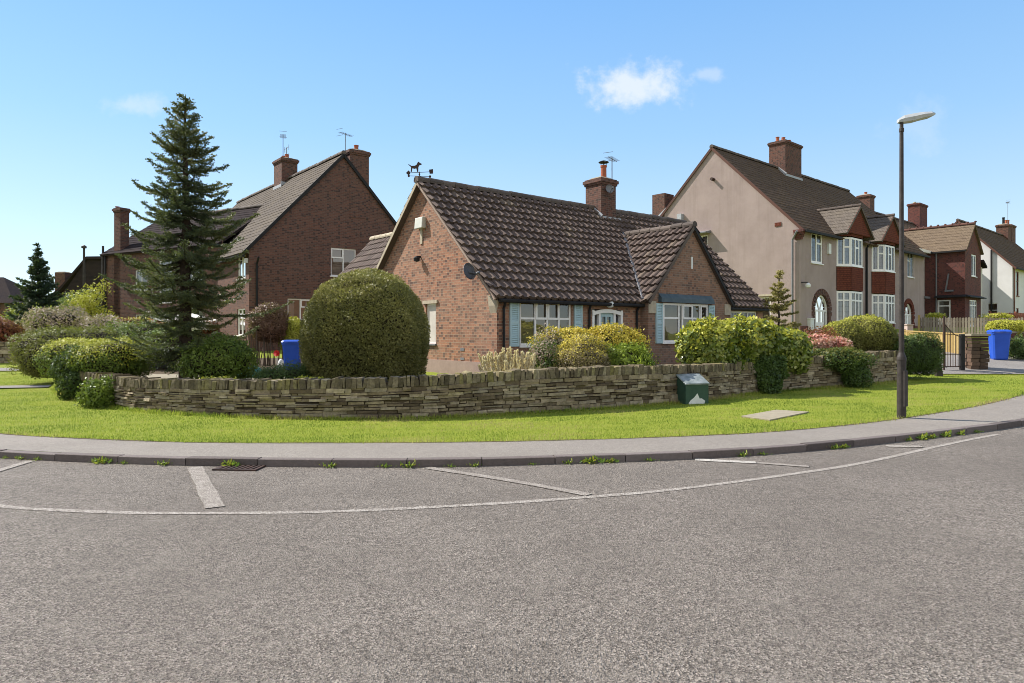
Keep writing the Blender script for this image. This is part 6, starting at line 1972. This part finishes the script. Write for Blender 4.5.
bush('beech_bush', [((-7.85, 22.0, 1.92), (.6, .6, .58))], 14000, .055, .03, BEECH, 'round brown-leaved beech bush on bare stems left of the bin', 'bush', seed=12, amp=.08, spiky=.03, depth=.3, zmin=1.3, stems=0)
m = MB(); r_ = np.random.default_rng(5)
for k in range(34):
    a = r_.uniform(0, 6.28); q = r_.uniform(.1, .55); p0 = Vector((-7.95 + math.cos(a) * q, 22 + math.sin(a) * q, .35)); p1 = p0 + Vector((r_.normal(0, .1), r_.normal(0, .1), 1.35))
    m.tube([p0, p1], [.018, .01], 4)
m.build('stems', TWIG, bpy.data.objects['beech_bush'])
bush('yellow_hedge', [((-7.1, 22.4, 1.5), (.5, .4, .55))], 7000, .06, .035, LIME, 'bright yellow-green hedge behind the bin, left of the clipped bush', 'hedge', seed=13, amp=.1, e=3, depth=.25, zmin=.4)

# --- bungalow garden, right part
bush('golden_hedge', [((1.85, 16.3, 1.22), (1.25, .42, .55)), ((2.4, 16.2, 1.25), (.7, .45, .5))], 22000, .05, .028, MIDG, 'hedge with golden yellow top below the front door', 'hedge', seed=14, amp=.13, spiky=.03, e=2.8, depth=.25, zmin=.45, top=(.95, 1.5), topmat=GOLD)
bush('round_shrub', [((1.62, 15.1, .98), (.60, .52, .52))], 15000, .042, .02, GREYBR, 'rounded grey-brown twiggy shrub in front of the golden hedge', 'shrub', seed=15, amp=.13, spiky=.04, depth=.3, zmin=.45, top=(.95, 1.75), topmat=GOLD)
bush('green_shrub', [((2.35, 15.35, .92), (.52, .42, .42)), ((2.75, 15.3, .75), (.3, .3, .3))], 11000, .065, .04, BRIGHTG, 'bright green leafy shrub right of the grey-brown shrub', 'shrub', seed=16, amp=.22, spiky=.04, depth=.35, zmin=.45)
bush('dark_shrub', [((.72, 15.5, .9), (.36, .4, .5)), ((1.0, 16.1, 1.2), (.35, .4, .38))], 7500, .055, .026, DARKG, 'dark shrub with pinkish shoots between the straw grass and golden hedge', 'shrub', seed=17, amp=.22, spiky=.05, depth=.4, zmin=.45, top=(.5, 2.2), topmat=PINKISH)
bush('big_hedge', [((5.0, 17.15, 1.22), (.72, .5, .66)), ((6.0, 17.75, 1.24), (.92, .62, .64)), ((7.15, 18.4, 1.14), (.72, .58, .6))], 27000, .115, .065, GLOSSY, 'large glossy green hedge with yellow-green top overhanging the stone wall', 'hedge', seed=18, amp=.12, e=2.8, depth=.36, spiky=.015, zmin=.55, top=(1.25, 1.95), topmat=LIME)
bush('ivy_clump', [((6.55, 17.4, .74), (.55, .26, .34)), ((6.5, 17.25, .4), (.27, .16, .28))], 6500, .075, .045, DARKG, 'dark ivy hanging down the wall below the big glossy hedge', 'ivy', seed=19, amp=.2, depth=.5, zmin=.12)
bush('ivy_clump', [((9.15, 18.75, .9), (.62, .3, .26)), ((9.45, 18.8, .48), (.34, .28, .36)), ((8.9, 18.95, 1.05), (.6, .3, .16))], 9500, .06, .034, DARKG, 'ivy mound over the wall below the pink flowering shrub', 'ivy', seed=20, amp=.26, spiky=.05, depth=.5, zmin=.12, top=(.85, 1.3), topmat=OLIVE)
bush('pink_shrub', [((8.75, 19.55, 1.32), (.5, .4, .25)), ((9.3, 19.75, 1.26), (.42, .4, .22))], 9000, .075, .05, MIDG, 'low pink and coral flowering shrub right of the big hedge', 'shrub', seed=21, amp=.18, depth=.4, zmin=.8, top=(.7, 1.15), topmat=ROSE)
bush('clipped_hedge', [((10.12, 21.0, 1.36), (.62, .7, .62)), ((10.95, 21.2, 1.42), (.88, .8, .72))], 36000, .045, .022, OLIVE, 'rounded clipped olive hedge in front of the grey house bays', 'hedge', seed=22, amp=.05, spiky=.01, e=2.4, depth=.14, zmin=.6, top=(1.6, 2.35), topmat=LIME)
bush('orange_shrub', [((9.15, 20.3, 1.55), (.4, .3, .22))], 1300, .06, .03, REDH, 'thin orange-red leafy shrub behind the pink flowers', 'shrub', seed=23, amp=.3, depth=.6, zmin=1.0, core=False)
bush('dark_hedge', [((12.45, 20.9, .95), (.62, .55, .62)), ((11.9, 20.6, .9), (.4, .4, .55))], 18000, .05, .028, DARKG, 'dense dark green hedge at the right end of the stone wall behind the lamp column', 'hedge', seed=24, amp=.1, spiky=.02, e=2.6, depth=.2, zmin=.2, top=(1.25, 1.75), topmat=OLIVE)
bush('golden_bush', [((19.1, 26.3, 1.78), (.75, .6, .32)), ((19.9, 26.5, 1.75), (.7, .6, .32))], 14000, .055, .03, LIME, 'yellow-green low bush on top of the brick wall behind the blue bin', 'bush', seed=25, amp=.08, depth=.25, zmin=1.3)
bush('dark_plant', [((18.6, 24.75, 1.02), (.5, .35, .42))], 4200, .1, .03, DARKG, 'dark strappy plant at the foot of the brick wall by the right edge', 'plant', seed=26, amp=.2, depth=.6, zmin=.6, spiky=.1)
bush('ground_plant', [((14.5, 26.0, 1.0), (.5, .3, .28))], 2000, .06, .03, MIDG, 'small green plant behind the iron gate', 'plant', seed=27, amp=.25, depth=.5, zmin=.6)
bush('ground_plant', [((22.6, 36.2, 2.5), (.5, .3, .16))], 1300, .07, .04, LIME, 'light green shrub peeping over the picket fence', 'plant', seed=28, amp=.25, depth=.5, zmin=1.6)
bush('ground_plant', [((25.4, 35.6, 2.45), (.7, .3, .14))], 1300, .07, .04, LIME, 'low light green shrub over the right half of the picket fence', 'plant', seed=29, amp=.25, depth=.5, zmin=1.6)
bush('yellow_shrub', [((-.75, 14.15, .55), (.18, .14, .12))], 900, .05, .025, LIME, 'tiny yellow-green plant on the wall top below the gable', 'plant', seed=30, amp=.2, depth=.5, zmin=.4)

# --- far left background
bush('dark_bush', [((-23.6, 34, 2.0), (1.8, 1.2, 1.1))], 9000, .12, .06, MIDG, 'dark green bush at the far left edge with yellowish top', 'bush', seed=31, amp=.15, depth=.35, zmin=.6, top=(2.3, 3.4), topmat=LIME)
bush('red_hedge', [((-21.2, 28.0, 1.5), (1.0, .7, .75))], 9000, .08, .045, REDH, 'dark red hedge above the tan wall at the far left edge', 'hedge', seed=32, amp=.08, e=2.8, depth=.25, zmin=.8)
bush('red_hedge', [((-19.2, 34.5, 1.9), (2.6, .6, .45)), ((-16.0, 33.8, 1.9), (1.4, .6, .42))], 11000, .08, .045, REDH, 'long low red hedge in front of the red brick house', 'hedge', seed=33, amp=.08, e=3.2, depth=.25, zmin=.9, top=(2.1, 2.5), topmat=LIME)
bush('green_bush', [((-24.4, 39, 2.6), (2.0, 1.2, 1.2))], 9000, .12, .06, MIDG, 'mid green bush below the far swept-roof house', 'bush', seed=34, amp=.15, depth=.3, zmin=.8)
bush('dark_bush', [((-20.6, 30.5, 1.5), (.9, .8, 1.0))], 5000, .1, .05, BRIGHTG, 'fresh green bush between the red hedge and the small conifer', 'bush', seed=35, amp=.18, depth=.35, zmin=.6)
for k, (x, y, w, h, lab) in enumerate(((-62, 95, 16, 5, 'far dark tree belt behind the left houses'), (-30, 110, 14, 5, 'far tree belt behind the red brick house'))):
    bush('far_trees', [((x, y, 2.0), (w, 4, h))], 9000, .5, .3, MIDG, lab, 'trees', seed=36 + k, amp=.15, depth=.3, zmin=0)


# --- conifers
def conifer(name, base, H, profile, label, mat, seed=1, whorl=.2, per=7, twig=.085, needle=.1, width=.016, droop=-.12, upturn=.3, trunk_r=.16, low=.1, irregular=.2, nn=5, group=None, twigl=.3, bark=BARK, fuzz=.55):
    """trunk with whorls of limbs; each limb carries side twigs set with needle sprays"""
    r = np.random.default_rng(seed)
    b = Vector(base)
    root = empty(name, b, label, 'tree', group)
    t = MB(); n = 14
    t.tube([b + Vector((r.normal(0, .012), r.normal(0, .012), H * k / n - (.1 if k == 0 else 0))) for k in range(n + 1)], [trunk_r * (1 - k / n) ** .85 + .008 for k in range(n + 1)], 10)
    t.build('trunk', bark, root)
    lim = MB(); Pq = []; Dq = []
    z = H * low
    while z < H * .985:
        f = z / H
        L0_ = float(np.interp(f, [p[0] for p in profile], [p[1] for p in profile]))
        m = max(3, int(per * (1 if f < .85 else .7)))
        a0 = r.uniform(0, 6.28)
        for k in range(m):
            a = a0 + 6.28 * k / m + r.normal(0, .25)
            L = L0_ * max(.3, 1 + r.normal(0, irregular))
            d = Vector((math.cos(a), math.sin(a), 0))
            zz = z + r.normal(0, whorl * .45)
            pts = []; ns = 7
            rise_ = droop * L if f < .6 else droop * L * (1 - (f - .6) * 3.5)
            for i in range(ns + 1):
                s = i / ns
                pts.append(b + d * (L * s) + Vector((0, 0, zz + rise_ * math.sin(s * 2.2) * 1.1 + upturn * L * s ** 2.4 + (.25 * L * s if f > .75 else 0))) + Vector((r.normal(0, .012), r.normal(0, .012), r.normal(0, .012))) * L)
            lim.tube(pts, [max(.004, .016 * L * (1 - i / ns) + .004) for i in range(ns + 1)], 4, caps=False)
            # side twigs
            s = .12
            while s < 1.0:
                i = min(ns - 1, int(s * ns)); q = pts[i].lerp(pts[i + 1], s * ns - i)
                dr = (pts[i + 1] - pts[i]).normalized(); sd = dr.cross(Vector((0, 0, 1))).normalized()
                tl = twigl * L0_ ** .35 * (1.12 - s) * r.uniform(.6, 1.3) + .06
                for sg in (-1, 1):
                    td = (dr * r.uniform(.5, .9) + sd * sg * r.uniform(.6, 1.0) + Vector((0, 0, r.normal(-.06, .15)))).normalized()
                    ct = max(2, int(tl / .045))
                    for j in range(ct):
                        Pq.append(q + td * (tl * j / ct)); Dq.append(td)
                for j in range(2): Pq.append(q); Dq.append(dr)
                s += twig / max(L, .2)
            for j in range(4): Pq.append(pts[-1] - d * .03 * j); Dq.append((pts[-1] - pts[-2]).normalized())
        z += whorl * (1.25 - .6 * f) * r.uniform(.8, 1.2)
    for j in range(14): Pq.append(b + Vector((0, 0, H - j * .035))); Dq.append(Vector((0, 0, 1)))
    lim.build('limbs', bark, root)
    P = np.array([tuple(p) for p in Pq]); D = np.array([tuple(p) for p in Dq])
    P = np.repeat(P, nn, 0); D = np.repeat(D, nn, 0); k = len(P)
    D = D * .9 + r.normal(0, fuzz, (k, 3)); D /= np.linalg.norm(D, axis=1)[:, None]
    w = np.cross(D, r.normal(0, 1, (k, 3))); w /= np.linalg.norm(w, axis=1)[:, None]
    s = r.uniform(.6, 1.3, k)[:, None]
    V = np.empty((k, 4, 3)); V[:, 0] = P - w * width * .4; V[:, 1] = P + D * needle * s * .6 - w * width * .6; V[:, 2] = P + D * needle * s; V[:, 3] = P + D * needle * s * .6 + w * width * .6
    rnd = np.clip(r.uniform(0, 1, k) * .6 + .2 + .2 * lump(P, 2.2, seed), 0, 1)
    raw_mesh('crown', V.reshape(-1, 3), np.arange(k * 4).reshape(-1, 4), mat, rnd, root)
    return root


SPB = (-7.22, 15.1, .42)
conifer('spruce_tree', SPB, 6.45, [(0, .7), (.12, 1.0), (.28, 1.22), (.45, 1.12), (.58, 1.02), (.7, .82), (.8, .56), (.9, .29), (1, .04)], 'tall shaggy dark spruce tree standing behind the left stretch of stone wall', SPRUCE,
        seed=12, whorl=.2, per=7, twig=.042, needle=.05, width=.013, droop=-.16, upturn=.19, trunk_r=.15, low=.1, irregular=.33, nn=6, twigl=.3, fuzz=.4)
fb = at(38, 345, 32)
conifer('small_conifer', (fb.x, 32, .7), 4.95, [(0, 1.2), (.3, 1.15), (.5, .85), (.7, .52), (.82, .3), (.9, .1), (1, .03)], 'small dark blue-green conifer on the far left', SPRUCE_B, seed=6, whorl=.26, per=7, twig=.09, needle=.12, width=.035, droop=-.02, upturn=.2, trunk_r=.09, low=.06, nn=4, irregular=.25, twigl=.26)
fb = at(779, 325, 23.5)
conifer('small_conifer', (fb.x, 23.5, .6), 3.1, [(0, .75), (.4, .66), (.6, .42), (.8, .26), (.93, .12), (1, .03)], 'young yellowish conifer with tiered branches in front of the grey gable', SPR_Y, seed=9, whorl=.28, per=6, twig=.07, needle=.075, width=.024, droop=.0, upturn=.12, trunk_r=.045, low=.2, nn=5, irregular=.12, twigl=.16)


def broad_tree(name, base, H, R, mat, label, seed=1, n=5000, L=.12, Wd=.07):
    r = np.random.default_rng(seed); b = Vector(base); root = empty(name, b, label, 'tree')
    t = MB(); tips = []
    top = b + Vector((0, 0, H * .5)); t.tube([b - Vector((0, 0, .1)), b + Vector((.05, 0, H * .25)), top], [.09, .075, .05], 8)
    for k in range(11):
        a = r.uniform(0, 6.28); s = r.uniform(.2, .5); q = b + Vector((0, 0, H * s)); e = q + Vector((math.cos(a) * R * r.uniform(.5, .95), math.sin(a) * R * r.uniform(.5, .95), H * r.uniform(.12, .48)))
        t.tube([q, q.lerp(e, .5) + Vector((0, 0, .1)), e], [.035, .022, .008], 5); tips += [e, q.lerp(e, .65)]
    tips.append(top + Vector((0, 0, H * .35)))
    t.build('trunk', BARK, root)
    P = []; 
    for e in tips: P.append(np.array(tuple(e)) + r.normal(0, R * .22, (n // len(tips), 3)))
    P = np.concatenate(P); N = r.normal(0, 1, P.shape); N /= np.linalg.norm(N, axis=1)[:, None]
    V = leaf_quads(P, N, L, Wd, r)
    raw_mesh('crown', V.reshape(-1, 3), np.arange(len(P) * 4).reshape(-1, 4), mat, r.uniform(0, 1, len(P)), root)
    return root


fb = at(91, 318, 36.5); broad_tree('broadleaf_tree', (fb.x, 36.5, 1.0), 3.3, .95, LIME, 'small yellow-green broadleaf tree beside the red brick house', 3, 3600, .11, .07)

# --- straw coloured ornamental grass
gr = empty('pampas_grass', (.02, 14.7, .45), 'clump of dry straw-coloured pampas grass below the left front window', 'grass clump')
r_ = np.random.default_rng(3); V = []; F = []; R_ = []
def ribbon(pts, w0):
    i = len(V)
    for k, p in enumerate(pts):
        w = w0 * (1 - k / (len(pts) - 1)) ** .6
        V.append((p[0] - w, p[1] - w * .3, p[2])); V.append((p[0] + w, p[1] + w * .3, p[2]))
    rr = r_.random()
    for k in range(len(pts) - 1): F.append((i + 2 * k, i + 2 * k + 1, i + 2 * k + 3, i + 2 * k + 2)); R_.append(rr)
for k in range(700):
    x = r_.uniform(-.52, .45); y = 14.7 + r_.normal(0, .16); h = r_.uniform(.25, .62) * (1.1 - .5 * abs(x + .05)); lx = (x * .35 + r_.normal(0, .10)); ly = r_.normal(-.03, .1)
    ribbon([(x + lx * s ** 1.6, y + ly * s ** 1.6, .42 + h * s) for s in np.linspace(0, 1, 5)], .010)
raw_mesh('blades', np.array(V), np.array(F), STRAW, R_, gr)
Pp = []; Dp = []
for k in range(60):
    x = r_.uniform(-.55, .42); y = 14.7 + r_.normal(0, .15); h = r_.uniform(.55, .85) * (1.05 - .4 * abs(x)); lx = x * .3 + r_.normal(0, .05) - .04
    for s in np.linspace(.45, 1, 26):
        for q in range(4): Pp.append((x + lx * s, y, .42 + h * s)); Dp.append((lx * .3 + r_.normal(0, .35), r_.normal(0, .35), 1))
Pp = np.array(Pp); Dp = np.array(Dp); Dp /= np.linalg.norm(Dp, axis=1)[:, None]
w = np.cross(Dp, r_.normal(0, 1, Dp.shape)); w /= np.linalg.norm(w, axis=1)[:, None]; k = len(Pp)
Vq = np.empty((k, 4, 3)); Vq[:, 0] = Pp; Vq[:, 1] = Pp + Dp * .035 + w * .02; Vq[:, 2] = Pp + Dp * .07; Vq[:, 3] = Pp + Dp * .035 - w * .02
raw_mesh('plumes', Vq.reshape(-1, 3), np.arange(k * 4).reshape(-1, 4), STRAW, r_.uniform(.4, 1, k), gr)

# --- weeds in the gutter: one of a kind, then copies
WEED = lv('weed_leaf', (.08, .16, .02), (.13, .23, .03), (.2, .3, .04), (.42, .38, .04), trans=.35)
def weed(seed, s):
    r = np.random.default_rng(seed); n = int(60 * s)
    P = np.stack([r.normal(0, .07 * s, n), r.normal(0, .025 * s, n), np.abs(r.normal(0, .025 * s, n))], 1)
    N = np.tile([0, 0, 1.0], (n, 1)) + r.normal(0, .4, (n, 3)); N /= np.linalg.norm(N, axis=1)[:, None]
    Vv = leaf_quads(P, N, .07 * s, .022 * s, r, .8)
    o = raw_mesh('weed', Vv.reshape(-1, 3), np.arange(n * 4).reshape(-1, 4), WEED, r.uniform(0, 1, n))
    return o
protos = [weed(k, s) for k, s in ((1, .85), (2, 1.05), (3, .6))]
wx = [-6.6, -6.35, -6.1, -5.15, -4.85, -4.3, -3.45, -2.2, -1.55, -1.25, -.75, -.45, .25, .7, 1.0, 1.25, 1.75, 3.05, 3.35, 4.55, 4.7, 6.0, 6.3, 6.5, 6.85, 7.2, 7.6]
big_ = {-5.15: 1, -3.45: 1, 1.0: 1, 1.25: 1, 4.7: 1, 6.3: 1, 6.5: 1, 6.85: 1, 7.2: 1}
for i, x in enumerate(wx):
    src = protos[1] if x in big_ else protos[0 if i % 2 else 2]
    o = src if not src.get('label') else src.copy()
    if o is not src: COL.objects.link(o)
    y = float(np.interp(x, kerb[:, 0], kerb[:, 1])) - .03
    o.location = (x, y, .003); o.rotation_euler = (0, 0, random.uniform(-.3, .3) + (.5 if x > 4 else 0))
    sc = random.uniform(.55, .95); o.scale = (sc, sc, sc)
    ORD = 'leftmost second third fourth fifth sixth seventh eighth ninth tenth eleventh twelfth thirteenth fourteenth fifteenth sixteenth seventeenth eighteenth nineteenth twentieth twenty-first twenty-second twenty-third twenty-fourth twenty-fifth twenty-sixth rightmost'.split()
    tag(o, 'green weed tuft in the kerb gutter, ' + (ORD[i] + ' of all' if i in (0, 26) else ORD[i] + ' from the left'), 'weed', 'weeds along the kerb')
